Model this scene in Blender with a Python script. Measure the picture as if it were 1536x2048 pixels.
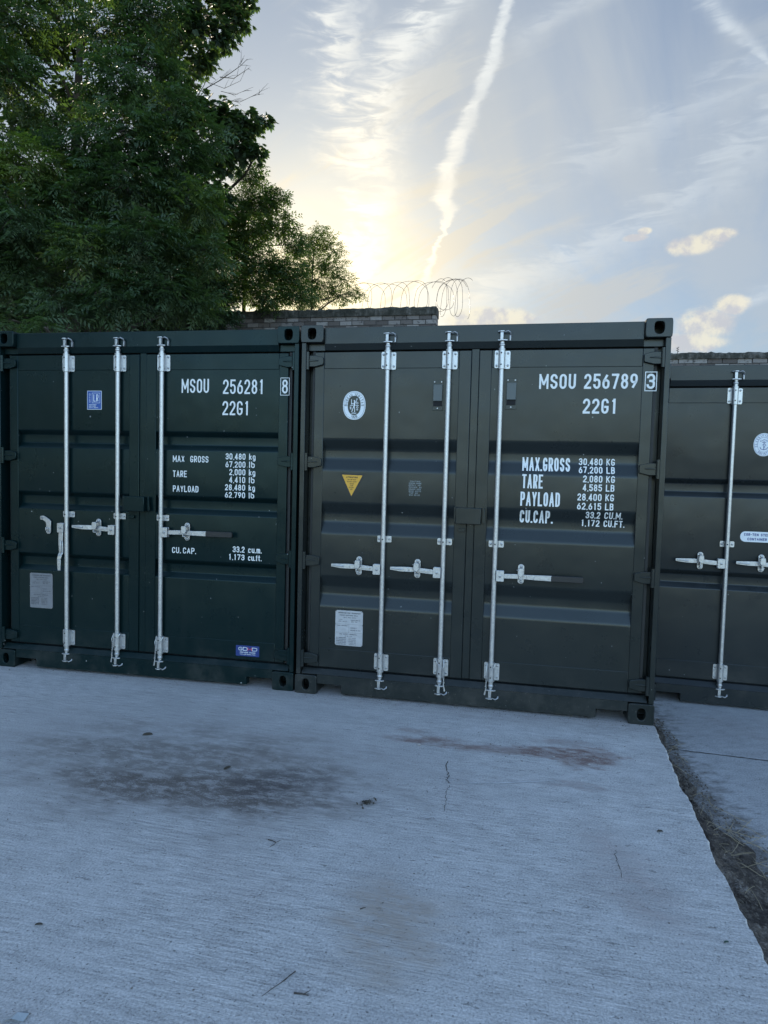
import bpy, math, random
import numpy as np
from mathutils import Vector, Matrix

# ------------------------------------------------------------------ camera, sky, sun, exposure
for o in list(bpy.data.objects): bpy.data.objects.remove(o)
SC = bpy.context.scene
COL = SC.collection
F, PITCH, ROLL, CAMH = 1309.5, -.0551, .0253, 1.5719
cp, sp, cr, sr = math.cos(PITCH), math.sin(PITCH), math.cos(ROLL), math.sin(ROLL)
FW = Vector((0, cp, sp)); UP = Vector((0, -sp, cp)); RT = Vector((1, 0, 0))
R2 = RT * cr + UP * sr; U2 = UP * cr - RT * sr
cam = bpy.data.cameras.new('camera'); camo = bpy.data.objects.new('camera', cam); COL.objects.link(camo)
m = Matrix((R2, U2, -FW)).transposed().to_4x4(); m.translation = Vector((0, 0, CAMH))
camo.matrix_world = m
cam.sensor_fit = 'HORIZONTAL'; cam.sensor_width = 36; cam.lens = F / 1536 * 36
cam.clip_start = .05; cam.clip_end = 3000
SC.camera = camo

SUN_AZ, SUN_EL = -0.105, 0.235
SUN_STRENGTH, SKY_STRENGTH, EXPOSURE = 3.0, 0.13, 1.30
SC.view_settings.view_transform = 'Standard'; SC.view_settings.look = 'None'
SC.view_settings.exposure = EXPOSURE; SC.view_settings.gamma = 1

world = bpy.data.worlds.new('World'); SC.world = world; world.use_nodes = True

class NT:
    """tiny helper for node graphs"""
    def __init__(s, nt): s.nt = nt
    def n(s, t, **kw):
        nd = s.nt.nodes.new(t)
        for k, v in kw.items():
            if k.startswith('i_'):
                nd.inputs[k[2:].replace('_', ' ')].default_value = v
            else: setattr(nd, k, v)
        return nd
    def l(s, a, b): s.nt.links.new(a, b)
    def val(s, x, inp):
        if isinstance(x, (int, float)): inp.default_value = x
        elif isinstance(x, (tuple, list)): inp.default_value = x
        else: s.l(x, inp)
    def m(s, op, a, b=0., c=None, clamp=False):
        nd = s.n('ShaderNodeMath', operation=op, use_clamp=clamp)
        s.val(a, nd.inputs[0]); s.val(b, nd.inputs[1])
        if c is not None: s.val(c, nd.inputs[2])
        return nd.outputs[0]
    def vm(s, op, a, b=(0, 0, 0), out=0):
        nd = s.n('ShaderNodeVectorMath', operation=op)
        s.val(a, nd.inputs[0]); s.val(b, nd.inputs[1])
        return nd.outputs[out]
    def mix(s, f, a, b, mode='MIX'):
        nd = s.n('ShaderNodeMix', data_type='RGBA', blend_type=mode)
        s.val(f, nd.inputs[0]); s.val(a, nd.inputs[6]); s.val(b, nd.inputs[7])
        return nd.outputs[2]
    def ramp(s, x, stops, interp='LINEAR'):
        nd = s.n('ShaderNodeValToRGB'); r = nd.color_ramp; r.interpolation = interp
        while len(r.elements) < len(stops): r.elements.new(.5)
        for e, (p, c) in zip(r.elements, stops):
            e.position = p; e.color = (c, c, c, 1) if isinstance(c, (int, float)) else tuple(c) + (1,)
        s.val(x, nd.inputs[0]); return nd.outputs[0]
    def noise(s, vec, scale, detail=4, rough=.5, dist=0., out=0, dim='3D'):
        nd = s.n('ShaderNodeTexNoise', noise_dimensions=dim)
        s.l(vec, nd.inputs['Vector']); nd.inputs['Scale'].default_value = scale
        nd.inputs['Detail'].default_value = detail; nd.inputs['Roughness'].default_value = rough
        nd.inputs['Distortion'].default_value = dist
        return nd.outputs[out]
    def smooth(s, x, a, b):
        nd = s.n('ShaderNodeMapRange', interpolation_type='SMOOTHSTEP')
        s.val(x, nd.inputs[0]); nd.inputs[1].default_value = a; nd.inputs[2].default_value = b
        return nd.outputs[0]
    def xyz(s, x, y, z):
        nd = s.n('ShaderNodeCombineXYZ'); s.val(x, nd.inputs[0]); s.val(y, nd.inputs[1]); s.val(z, nd.inputs[2])
        return nd.outputs[0]
    def sep(s, v):
        nd = s.n('ShaderNodeSeparateXYZ'); s.l(v, nd.inputs[0]); return nd.outputs
    def curve(s, x, pts, x0, x1, y0, y1):
        """float curve through pts (x,y)"""
        nd = s.n('ShaderNodeFloatCurve'); c = nd.mapping.curves[0]
        P = sorted(pts)
        q = [((a - x0) / (x1 - x0), (b - y0) / (y1 - y0)) for a, b in P]
        while len(c.points) < len(q): c.points.new(.5, .5)
        for p, (a, b) in zip(c.points, q): p.location = (a, b); p.handle_type = 'VECTOR' if False else 'AUTO'
        nd.mapping.use_clip = False; nd.mapping.update()
        s.l(s.m('MULTIPLY', s.m('SUBTRACT', x, x0), 1 / (x1 - x0), clamp=True), nd.inputs[1])
        return s.m('ADD', s.m('MULTIPLY', nd.outputs[0], y1 - y0), y0)

def build_world():
    g = NT(world.node_tree); world.node_tree.nodes.clear()
    out = g.n('ShaderNodeOutputWorld'); bg = g.n('ShaderNodeBackground'); g.l(bg.outputs[0], out.inputs[0])
    bg.inputs[1].default_value = SKY_STRENGTH
    sky = g.n('ShaderNodeTexSky', sky_type='NISHITA', sun_disc=False, sun_elevation=SUN_EL, sun_rotation=SUN_AZ,
              air_density=1.1, dust_density=.8, ozone_density=1.6, altitude=50)
    tc = g.n('ShaderNodeTexCoord').outputs['Generated']
    x, y, z = g.sep(tc)
    el = g.m('ARCSINE', z); az = g.m('ARCTAN2', x, y)
    sd = (math.sin(SUN_AZ) * math.cos(SUN_EL), math.cos(SUN_AZ) * math.cos(SUN_EL), math.sin(SUN_EL))
    cosg = g.vm('DOT_PRODUCT', tc, sd, out=1)
    ang = g.m('ARCCOSINE', g.m('MINIMUM', cosg, .99999))
    near = g.m('POWER', 2.718, g.m('MULTIPLY', ang, -3.6))
    vnear = g.m('POWER', 2.718, g.m('MULTIPLY', g.m('MULTIPLY', ang, ang), -30.0))
    # high thin cloud scatters sunlight forward: brighter towards the sun
    aev = g.xyz(az, el, 0)
    cloudcol = g.mix(near, (1.42, 1.68, 1.98, 1), (3.1, 2.75, 2.1, 1))
    cloudcol = g.mix(vnear, cloudcol, (4.6, 3.9, 2.6, 1))
    # streaky cirrus: layer coordinates on a plane high above
    zz = g.m('MAXIMUM', z, .04)
    px = g.m('DIVIDE', x, zz); py = g.m('DIVIDE', y, zz)
    rot = .55
    ux = g.m('ADD', g.m('MULTIPLY', px, math.cos(rot)), g.m('MULTIPLY', py, -math.sin(rot)))
    uy = g.m('ADD', g.m('MULTIPLY', px, math.sin(rot)), g.m('MULTIPLY', py, math.cos(rot)))
    strk = g.noise(g.xyz(g.m('MULTIPLY', ux, 1.6), g.m('MULTIPLY', uy, .35), 3.1), 1.0, 6, .55, .6)
    sa = math.radians(33)
    au = g.m('ADD', g.m('MULTIPLY', az, math.cos(sa)), g.m('MULTIPLY', el, math.sin(sa))); av = g.m('ADD', g.m('MULTIPLY', az, -math.sin(sa)), g.m('MULTIPLY', el, math.cos(sa)))
    av = g.m('ADD', av, g.m('MULTIPLY', g.m('MULTIPLY', au, au), .35))
    strk2 = g.noise(g.xyz(g.m('MULTIPLY', au, 2.4), g.m('MULTIPLY', av, 15), 5.2), 1.0, 7, .6, .9)
    strk2 = g.m('MULTIPLY', g.smooth(strk2, .46, .70), g.smooth(g.noise(aev, 3.1, 3, .5), .40, .62))
    patch = g.noise(g.xyz(g.m('MULTIPLY', ux, .35), g.m('MULTIPLY', uy, .2), 7.7), 1.0, 3, .5, .2)
    cir = g.m('MULTIPLY', g.smooth(strk, .40, .66), g.smooth(patch, .32, .55))
    veil = g.m('ADD', .12, g.m('MULTIPLY', g.noise(aev, 2.2, 4, .5), .45))
    veil = g.m('ADD', veil, g.m('MULTIPLY', near, .75))
    dens = g.m('ADD', g.m('ADD', veil, g.m('MULTIPLY', cir, .35)), g.m('MULTIPLY', strk2, .8))
    # ripple noise used to fray the trails
    fr1 = g.m('SUBTRACT', g.noise(aev, 26, 4, .6), .5)
    fr2 = g.m('SUBTRACT', g.noise(g.xyz(g.m('MULTIPLY', az, 14), g.m('MULTIPLY', el, 62), 1.3), 1, 4, .6, .8), .5)
    def trail(pts, wid, amp, strength, frA=.012, frB=.02, pw=2.0):
        els = [p[1] for p in pts]; azs = [p[0] for p in pts]
        e0, e1 = min(els) - .02, max(els) + .08
        # extend upward with the last slope
        q = sorted([(e, a) for a, e in pts]); (ea, aa), (eb, ab) = q[-2], q[-1]
        q.append((e1, ab + (ab - aa) / (eb - ea) * (e1 - eb)))
        a0, a1 = min(a for _, a in q) - .02, max(a for _, a in q) + .02
        c = g.curve(el, q, e0, e1, a0, a1)
        w = g.curve(el, [(e, v) for e, v in wid], e0, e1, 0, .3)
        off = g.m('ADD', g.m('MULTIPLY', fr1, frA), g.m('MULTIPLY', fr2, frB))
        dd = g.m('ABSOLUTE', g.m('ADD', g.m('SUBTRACT', az, c), off))
        k = g.m('DIVIDE', dd, w)
        mask = g.m('POWER', 2.718, g.m('MULTIPLY', g.m('POWER', k, pw), -1.0))
        tex = g.m('ADD', 1 - amp, g.m('MULTIPLY', g.smooth(fr2, -.14, .16), 1.5 * amp))
        lo = g.smooth(el, e0, e0 + .06)
        hi = g.m('SUBTRACT', 1., g.smooth(el, e1 - .03, e1 + .25))
        fwd = g.m('GREATER_THAN', y, 0.)
        return g.m('MULTIPLY', g.m('MULTIPLY', g.m('MULTIPLY', mask, tex), g.m('MULTIPLY', lo, hi)), g.m('MULTIPLY', fwd, strength))
    t1 = trail([(.1628, .6052), (.1513, .577), (.142, .5473), (.1253, .5165), (.1085, .4842), (.093, .4502), (.0801, .4208), (.0765, .3965), (.0820, .3746), (.0733, .3395), (.0537, .2998), (.0385, .2588)],
               [(.24, .006), (.30, .0055), (.36, .0055), (.385, .014), (.42, .0145), (.5, .0125), (.6, .0095), (.68, .010)], .30, .95, .018, .026, 3.4)
    t2 = trail([(.0776, .6086), (.012, .5596), (-.0215, .5116), (-.0344, .4492), (-.0252, .3891), (-.0346, .3247), (-.0441, .2569)],
               [(.24, .02), (.32, .026), (.4, .035), (.46, .045), (.52, .045), (.6, .035), (.68, .03)], .7, .95, .06, .09)
    t3 = trail([(-.075, .6057), (-.0745, .557), (-.045, .4774), (-.04, .43)],
               [(.42, .02), (.48, .05), (.56, .035), (.68, .04)], .75, .8, .07, .12)
    t4 = trail([(.415, .60), (.43, .5719), (.4617, .5382), (.5016, .5016), (.55, .46)],
               [(.44, .004), (.50, .006), (.54, .011), (.6, .017), (.68, .02)], .5, .6, .02, .02)
    t5 = trail([(.08, .235), (.22, .290), (.36, .345), (.48, .405), (.56, .46)], [(.23, .05), (.30, .07), (.36, .06), (.46, .05)], .6, .34, .12, .22)
    t6 = trail([(.26, .40), (.36, .45), (.47, .485), (.56, .52)], [(.39, .03), (.45, .07), (.52, .05)], .6, .26, .10, .22)
    t7 = trail([(.19, .545), (.205, .572), (.25, .59), (.33, .605)], [(.52, .01), (.57, .025), (.60, .05)], .5, .30, .05, .05)
    t8 = trail([(.40, .205), (.46, .225), (.53, .248)], [(.19, .02), (.22, .02), (.26, .03)], .4, .5, .03, .05)
    tr = g.m('MAXIMUM', g.m('MAXIMUM', g.m('MAXIMUM', t1, t2), g.m('MAXIMUM', t3, t4)), g.m('MAXIMUM', g.m('MAXIMUM', t5, t6), g.m('MAXIMUM', t7, t8)))
    dens = g.m('MINIMUM', dens, 1.0)
    # sky scaled down sunward, boosted behind the camera as added fill; veil thins there
    front = g.smooth(cosg, -.25, .75)
    skyc = g.mix(1., sky.outputs[0], g.mix(front, (2.05, 2.15, 2.36, 1), (.20, .27, .36, 1)), 'MULTIPLY')
    dens = g.m('MULTIPLY', dens, g.m('ADD', .45, g.m('MULTIPLY', front, .55)))
    colr = g.mix(dens, skyc, cloudcol)
    colr = g.mix(g.m('MINIMUM', g.m('MULTIPLY', tr, .9), 1.), colr, g.mix(1., cloudcol, (1.42, 1.40, 1.36, 1), 'MULTIPLY'))
    # small cumulus near the horizon
    puffn = g.noise(aev, 24, 8, .68, .6)
    def puff(a, e, ra, re):
        da = g.m('DIVIDE', g.m('SUBTRACT', az, a), ra); de = g.m('DIVIDE', g.m('SUBTRACT', el, e), re)
        r2 = g.m('ADD', g.m('MULTIPLY', da, da), g.m('MULTIPLY', de, de))
        return g.m('POWER', 2.718, g.m('MULTIPLY', r2, -1.))
    P = None
    for a, e, ra, re in [(.4268, .3136, .042, .016), (.455, .322, .03, .012), (.350, .330, .020, .006), (.362, .337, .012, .006), (.445, .213, .045, .028), (.475, .235, .03, .016), (.43, .19, .05, .02),
                         (.15, .232, .085, .022), (.12, .215, .06, .02), (.33, .21, .03, .012), (.30, .195, .05, .012), (.60, .24, .06, .02)]:
        q = puff(a, e, ra, re); P = q if P is None else g.m('MAXIMUM', P, q)
    pm = g.smooth(g.m('MULTIPLY', P, g.m('ADD', .2, g.m('MULTIPLY', puffn, 1.3))), .34, .66)
    body = g.noise(aev, 30, 4, .6)
    pc = g.mix(g.smooth(body, .38, .6), (2.0, 1.95, 2.0, 1), (3.1, 2.85, 2.2, 1))
    # parts turned from the sun are greyer
    colr = g.mix(g.m('MULTIPLY', pm, .72), colr, pc)
    g.l(colr, bg.inputs[0])
build_world()

sun = bpy.data.lights.new('sun', 'SUN'); sun.energy = SUN_STRENGTH; sun.angle = math.radians(.5); sun.color = (1, .86, .66)
suno = bpy.data.objects.new('sun', sun); COL.objects.link(suno)
sdv = Vector((math.sin(SUN_AZ) * math.cos(SUN_EL), math.cos(SUN_AZ) * math.cos(SUN_EL), math.sin(SUN_EL)))
suno.rotation_euler = sdv.to_track_quat('Z', 'Y').to_euler(); suno.location = sdv * 60

# ------------------------------------------------------------------ helpers
PI = math.pi
rnd = random.Random(7)
NR = np.random.default_rng(11)
def at(u, v, Y):
    """a world point seen along a photo ray at depth Y (used to read positions of the tree masses)"""
    d = FW + R2 * ((u - 768) / F) - U2 * ((v - 1024) / F)
    return Vector((0, 0, CAMH)) + d * (Y / d.y)

class MB:
    def __init__(s): s.v = []; s.f = []
    def add(s, vs, fs):
        n = len(s.v); s.v += [tuple(p) for p in vs]; s.f += [tuple(i + n for i in f) for f in fs]; return s
    def box(s, x0, x1, y0, y1, z0, z1):
        return s.add([(x0, y0, z0), (x1, y0, z0), (x1, y1, z0), (x0, y1, z0), (x0, y0, z1), (x1, y0, z1), (x1, y1, z1), (x0, y1, z1)],
                     [(0, 3, 2, 1), (4, 5, 6, 7), (0, 1, 5, 4), (1, 2, 6, 5), (2, 3, 7, 6), (3, 0, 4, 7)])
    def prism(s, prof, axis, a, b):
        """extrude a closed 2D profile along an axis; axis x: prof=(y,z), y: (x,z), z: (x,y)"""
        def P(p, t):
            return (t, p[0], p[1]) if axis == 'x' else (p[0], t, p[1]) if axis == 'y' else (p[0], p[1], t)
        n = len(prof)
        vs = [P(p, a) for p in prof] + [P(p, b) for p in prof]
        fs = [tuple(range(n))[::-1], tuple(range(n, 2 * n))] + [(i, (i + 1) % n, n + (i + 1) % n, n + i) for i in range(n)]
        return s.add(vs, fs)
    def tube(s, pts, r, n=10, caps=True, flat=1.):
        pts = [Vector(p) for p in pts]; k = len(pts)
        rs = r if isinstance(r, (list, tuple)) else [r] * k
        rings = []; ref = None
        for i, p in enumerate(pts):
            t = (pts[min(i + 1, k - 1)] - pts[max(i - 1, 0)]).normalized()
            if ref is None: ref = Vector((0, 0, 1)) if abs(t.z) < .9 else Vector((1, 0, 0))
            u = t.cross(ref).normalized() if t.cross(ref).length > 1e-5 else t.orthogonal().normalized()
            w = u.cross(t).normalized(); ref = w
            rings.append([p + u * (math.cos(2 * PI * j / n) * rs[i]) + w * (math.sin(2 * PI * j / n) * rs[i] * flat) for j in range(n)])
        vs = [q for R in rings for q in R]
        fs = [(i * n + j, i * n + (j + 1) % n, (i + 1) * n + (j + 1) % n, (i + 1) * n + j) for i in range(k - 1) for j in range(n)]
        if caps: fs += [tuple(range(n))[::-1], tuple(range((k - 1) * n, k * n))]
        return s.add(vs, fs)
    def lathe_z(s, x, y, prof, n=16):
        return s.tube([(x, y, z) for r, z in prof], [r for r, z in prof], n)
    def build(s, name, mat, parent=None, smooth=False, bevel=0, seg=2, sharp=24):
        me = bpy.data.meshes.new(name); me.from_pydata(s.v, [], s.f); me.validate(); me.update()
        if mat is not None: me.materials.append(mat)
        if smooth: me.shade_smooth() if smooth is True else smooth_angle(me, smooth)
        o = bpy.data.objects.new(name, me); COL.objects.link(o)
        if parent is not None: o.parent = parent
        if bevel:
            b = o.modifiers.new('bevel', 'BEVEL'); b.width = bevel; b.segments = seg; b.limit_method = 'ANGLE'; b.angle_limit = .6
            b.harden_normals = False
            smooth_angle(me, sharp)
        return o
def smooth_angle(me, deg):
    me.shade_smooth()
    bm_cos = math.cos(math.radians(deg))
    # mark sharp edges by face angle
    fn = {}
    for p in me.polygons:
        for ek in p.edge_keys: fn.setdefault(ek, []).append(p.normal.copy())
    sharp = [False] * len(me.edges)
    for e in me.edges:
        k = tuple(sorted(e.vertices)); L = fn.get(k, [])
        if len(L) != 2 or L[0].dot(L[1]) < bm_cos: sharp[e.index] = True
    at_ = me.attributes.get('sharp_edge') or me.attributes.new('sharp_edge', 'BOOLEAN', 'EDGE')
    at_.data.foreach_set('value', sharp)
def tag(o, label=None, cat=None, group=None, kind=None):
    if label: o['label'] = label
    if cat: o['category'] = cat
    if group: o['group'] = group
    if kind: o['kind'] = kind
    return o
def empty(name, loc, rz=0):
    o = bpy.data.objects.new(name, None); COL.objects.link(o); o.location = loc; o.rotation_euler = (0, 0, rz); o.empty_display_size = .2
    return o
def rrect(x0, x1, z0, z1, r, n=4):
    P = []
    for cx, cz, a in ((x1 - r, z1 - r, 0), (x0 + r, z1 - r, 90), (x0 + r, z0 + r, 180), (x1 - r, z0 + r, 270)):
        for i in range(n + 1):
            t = math.radians(a + 90 * i / n); P.append((cx + r * math.cos(t), cz + r * math.sin(t)))
    return P

# ------------------------------------------------------------------ materials
def mat(name):
    mt = bpy.data.materials.new(name); mt.use_nodes = True
    g = NT(mt.node_tree); b = mt.node_tree.nodes['Principled BSDF']
    return mt, g, b
def simple(name, col, rough=.5, metal=0., var=.0, scale=20, bump=0., bscale=80):
    mt, g, b = mat(name)
    tc = g.n('ShaderNodeTexCoord').outputs['Object']
    c = tuple(col) + (1,)
    if var:
        nz = g.noise(tc, scale, 4, .6)
        f = g.m('ADD', 1 - var, g.m('MULTIPLY', nz, 2 * var))
        v = g.n('ShaderNodeMix', data_type='RGBA', blend_type='MULTIPLY'); v.inputs[0].default_value = 1
        v.inputs[6].default_value = c; g.l(f, v.inputs[7]); g.l(v.outputs[2], b.inputs['Base Color'])
        g.l(g.m('ADD', rough - .1, g.m('MULTIPLY', nz, .2)), b.inputs['Roughness'])
    else:
        b.inputs['Base Color'].default_value = c; b.inputs['Roughness'].default_value = rough
    b.inputs['Metallic'].default_value = metal
    if bump:
        bp = g.n('ShaderNodeBump'); bp.inputs['Strength'].default_value = bump; bp.inputs['Distance'].default_value = .002
        g.l(g.noise(tc, bscale, 4, .6), bp.inputs['Height']); g.l(bp.outputs[0], b.inputs['Normal'])
    return mt
def paint(name, col, rough=.27, wave=.3, spec=.5, speckk=.5, tint=(1, 1, 1), dirt=(.075, .070, .066), seed=0.):
    mt, g, b = mat(name)
    tc = g.n('ShaderNodeTexCoord').outputs['Object']
    p = g.vm('ADD', tc, (seed, seed * .7, seed * 1.3))
    x, y, z = g.sep(tc)
    n1 = g.noise(p, 1.7, 4, .55); n2 = g.noise(p, 260, 2, .5)
    f = g.m('ADD', .86, g.m('MULTIPLY', n1, .28))
    c = g.mix(1., tuple(col) + (1,), f, 'MULTIPLY')
    # road dust on the lowest part, faint runs and scuffs
    dz = g.m('SUBTRACT', 1., g.smooth(z, .02, .42))
    dust = g.m('MULTIPLY', dz, g.smooth(g.noise(p, 5, 6, .7), .42, .75))
    speck = g.m('MULTIPLY', g.m('SUBTRACT', 1., g.smooth(z, .05, .3)), g.smooth(g.noise(p, 95, 2, .5), .66, .74))
    film = g.m('MULTIPLY', g.smooth(g.noise(g.vm('MULTIPLY', p, (9., 9., .8)), 1.5, 4, .6), .5, .85), .05)
    k = g.m('MINIMUM', g.m('ADD', g.m('ADD', g.m('MULTIPLY', dust, .34), g.m('MULTIPLY', speck, speckk)), film), 1.)
    c = g.mix(k, c, tuple(dirt) + (1,))
    chips = g.smooth(g.noise(p, 42, 1, .4), .80, .82)
    c = g.mix(g.m('MULTIPLY', chips, .7), c, (.32, .33, .33, 1))
    g.l(c, b.inputs['Base Color'])
    g.l(g.m('ADD', g.m('ADD', rough - .05, g.m('MULTIPLY', g.noise(p, 6, 5, .6), .14)), g.m('MULTIPLY', k, .35)), b.inputs['Roughness'])
    b.inputs['Specular IOR Level'].default_value = spec; b.inputs['Specular Tint'].default_value = tuple(tint) + (1,)
    b1 = g.n('ShaderNodeBump'); b1.inputs['Strength'].default_value = wave; b1.inputs['Distance'].default_value = .03
    g.l(g.noise(p, 2.6, 2, .4), b1.inputs['Height'])
    b2 = g.n('ShaderNodeBump'); b2.inputs['Strength'].default_value = .10; b2.inputs['Distance'].default_value = .001
    g.l(n2, b2.inputs['Height']); g.l(b1.outputs[0], b2.inputs['Normal']); g.l(b2.outputs[0], b.inputs['Normal'])
    return mt
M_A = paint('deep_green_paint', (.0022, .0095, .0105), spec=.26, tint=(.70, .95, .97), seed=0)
M_B = paint('grey_green_paint', (.0120, .0158, .0160), spec=.42, speckk=.9, tint=(.90, .95, .94), seed=5)
M_C = paint('grey_paint', (.0140, .0180, .0200), spec=.38, tint=(.90, .95, .95), seed=9)
M_RUB = simple('door_rubber', (.010, .012, .014), .55)
M_ZINC, g, b = mat('galvanised_steel')
tc = g.n('ShaderNodeTexCoord').outputs['Object']
nz = g.noise(tc, 60, 5, .65)
g.l(g.ramp(nz, [(.3, (.40, .41, .43)), (.7, (.56, .57, .58))]), b.inputs['Base Color'])
b.inputs['Metallic'].default_value = .85
g.l(g.m('ADD', .28, g.m('MULTIPLY', nz, .25)), b.inputs['Roughness'])
M_BOLT = simple('bolt_steel', (.30, .31, .33), .4, .8, .3, 200)
M_HOLE = simple('dark_hole', (.004, .004, .005), .8)
M_GRIP = simple('black_grip', (.012, .012, .013), .5, 0, .2, 90)
M_WHT = simple('white_lettering', (.70, .72, .72), .55, 0, .12, 70)
M_STW = simple('white_sticker', (.66, .70, .74), .4, 0, .08, 60)
M_STB = simple('blue_sticker', (.015, .075, .30), .4, 0, .1, 60)
M_STB2 = simple('navy_sticker', (.012, .035, .17), .4, 0, .1, 60)
M_STY = simple('yellow_sticker', (.62, .33, .03), .45, 0, .1, 60)
M_BLK = simple('black_print', (.012, .013, .016), .5)
M_RED = simple('red_print', (.55, .04, .06), .5)
M_INK = simple('blue_ink', (.03, .05, .20), .5)
M_GREYP = simple('grey_print', (.20, .23, .24), .5, 0, .3, 90)
M_PLATE = simple('aluminium_plate', (.42, .43, .46), .42, .35, .2, 30)
M_PRINT = simple('plate_print', (.07, .075, .09), .5)
M_VENTL = simple('vent_plastic', (.085, .10, .10), .5, 0, .15, 20)

def concrete(name, base, rotang, broom=1., stains=True):
    mt, g, b = mat(name)
    pos = g.n('ShaderNodeNewGeometry').outputs['Position']
    c_, s_ = math.cos(rotang), math.sin(rotang)
    X, Y, Z = g.sep(pos)
    u = g.m('ADD', g.m('MULTIPLY', X, c_), g.m('MULTIPLY', Y, s_))
    v = g.m('ADD', g.m('MULTIPLY', X, -s_), g.m('MULTIPLY', Y, c_))
    P = g.xyz(u, v, 0)
    big = g.noise(P, .9, 5, .6); mid = g.noise(P, 5, 6, .65); fine = g.noise(P, 120, 4, .7)
    wob = g.noise(P, 2.2, 3, .5)
    vv = g.m('ADD', v, g.m('MULTIPLY', wob, .03))
    br = g.noise(g.xyz(g.m('MULTIPLY', u, 8), g.m('MULTIPLY', vv, 85), 0), 1, 4, .62)
    br2 = g.noise(g.xyz(g.m('MULTIPLY', u, 1.3), g.m('MULTIPLY', vv, 33), 4), 1, 3, .6)
    grp = g.smooth(g.noise(P, 1.3, 3, .5), .36, .62)
    pits = g.smooth(g.noise(P, 85, 2, .5), .655, .70)
    pits2 = g.smooth(g.noise(g.xyz(g.m('MULTIPLY', u, 14), g.m('MULTIPLY', v, 34), 9), 1, 3, .55), .66, .72)
    agg = g.smooth(g.noise(P, 210, 1, .5), .64, .70)
    val = g.m('ADD', .72, g.m('MULTIPLY', big, .24))
    val = g.m('ADD', val, g.m('MULTIPLY', mid, .30))
    blo = g.noise(g.xyz(g.m('MULTIPLY', u, 9), g.m('MULTIPLY', v, 17), 2), 1, 6, .72)
    val = g.m('ADD', val, g.m('MULTIPLY', g.m('SUBTRACT', blo, .5), .80))
    val = g.m('ADD', val, g.m('MULTIPLY', g.m('SUBTRACT', fine, .5), 1.8))
    val = g.m('ADD', val, g.m('MULTIPLY', g.m('MULTIPLY', g.m('SUBTRACT', br, .5), .80 * broom), g.m('ADD', .45, grp)))
    val = g.m('ADD', val, g.m('MULTIPLY', g.m('SUBTRACT', br2, .5), .34 * broom))
    val = g.m('SUBTRACT', val, g.m('MULTIPLY', pits, .42))
    val = g.m('SUBTRACT', val, g.m('MULTIPLY', pits2, .26))
    val = g.m('ADD', val, g.m('MULTIPLY', agg, .10))
    col = g.mix(1., tuple(base) + (1,), val, 'MULTIPLY')
    warm = g.smooth(g.noise(P, 1.1, 4, .6), .5, .75)
    col = g.mix(g.m('MULTIPLY', warm, .25), col, (.24, .20, .19, 1))
    wet = None
    if stains:
        def blot(cx, cy, rx, ry, lo, hi, jit=.9, sc=3.0, ang=0., seed=0.):
            X2 = g.m('SUBTRACT', X, cx); Y2 = g.m('SUBTRACT', Y, cy)
            a = g.m('ADD', g.m('MULTIPLY', X2, math.cos(ang) / rx), g.m('MULTIPLY', Y2, math.sin(ang) / rx))
            bq = g.m('ADD', g.m('MULTIPLY', X2, -math.sin(ang) / ry), g.m('MULTIPLY', Y2, math.cos(ang) / ry))
            r = g.m('SQRT', g.m('ADD', g.m('MULTIPLY', a, a), g.m('MULTIPLY', bq, bq)))
            nn = g.noise(g.vm('ADD', g.xyz(g.m('MULTIPLY', u, .7), g.m('MULTIPLY', v, 1.6), 0), (seed, seed, 0)), sc, 7, .68)
            r = g.m('ADD', r, g.m('MULTIPLY', g.m('SUBTRACT', nn, .5), jit * 2))
            q = g.m('SUBTRACT', 1., g.smooth(r, lo, hi))
            return g.m('MULTIPLY', q, g.m('ADD', .22, g.m('MULTIPLY', .78, g.smooth(g.m('ADD', g.m('MULTIPLY', blo, .6), g.m('MULTIPLY', fine, .4)), .42, .55))))
        # big oily patch
        s1 = blot(-1.0, 3.38, 1.25, .62, .3, 1.15, 1.0, 3.2, -.2)
        s0 = blot(-1.2, 3.7, 1.6, .9, .1, 1.5, .8, 2.2, -.2, 40.)
        col = g.mix(g.m('MULTIPLY', s0, .40), col, (.17, .165, .165, 1))
        col = g.mix(g.m('MULTIPLY', s1, .75), col, (.145, .130, .118, 1))
        s2 = blot(-.85, 3.16, .75, .27, .35, 1.05, 1.4, 4.0, -.12, 3.)
        col = g.mix(g.m('MULTIPLY', s2, .72), col, (.088, .072, .064, 1))
        s2b = blot(-.48, 3.24, .36, .22, .1, 1.1, 1.2, 5.0, .25, 8.)
        col = g.mix(g.m('MULTIPLY', s2b, .7), col, (.070, .062, .064, 1))
        # rust-red scuffs in front of the middle container
        for i, (cx, cy, rx, ry, k) in enumerate([(.35, 3.83, .22, .07, .75), (.62, 3.72, .25, .06, .55), (.95, 3.72, .18, .08, .85), (1.14, 3.62, .20, .12, .85), (1.28, 3.70, .14, .12, .7), (.78, 3.72, .30, .06, .6), (.12, 3.84, .15, .05, .5), (1.12, 3.85, .2, .06, .5), (1.05, 3.30, .25, .06, .4), (.20, 3.98, .14, .05, .4)]):
            s3 = blot(cx, cy, rx * 1.15, ry * 1.25, .3, 1.0, 1.5, 6.5, -.2, 11. + i)
            col = g.mix(g.m('MULTIPLY', s3, k), col, (.15, .078, .062, 1))
        # tan patch near the viewer
        s4 = blot(.06, 2.22, .26, .34, .2, 1.2, 1.2, 5., 0, 21.)
        col = g.mix(g.m('MULTIPLY', s4, .8), col, (.31, .265, .225, 1))
        s5 = blot(1.02, 2.55, .18, .45, .1, 1.2, 1.1, 5., .1, 27.)
        col = g.mix(g.m('MULTIPLY', s5, .35), col, (.20, .13, .115, 1))
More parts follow.
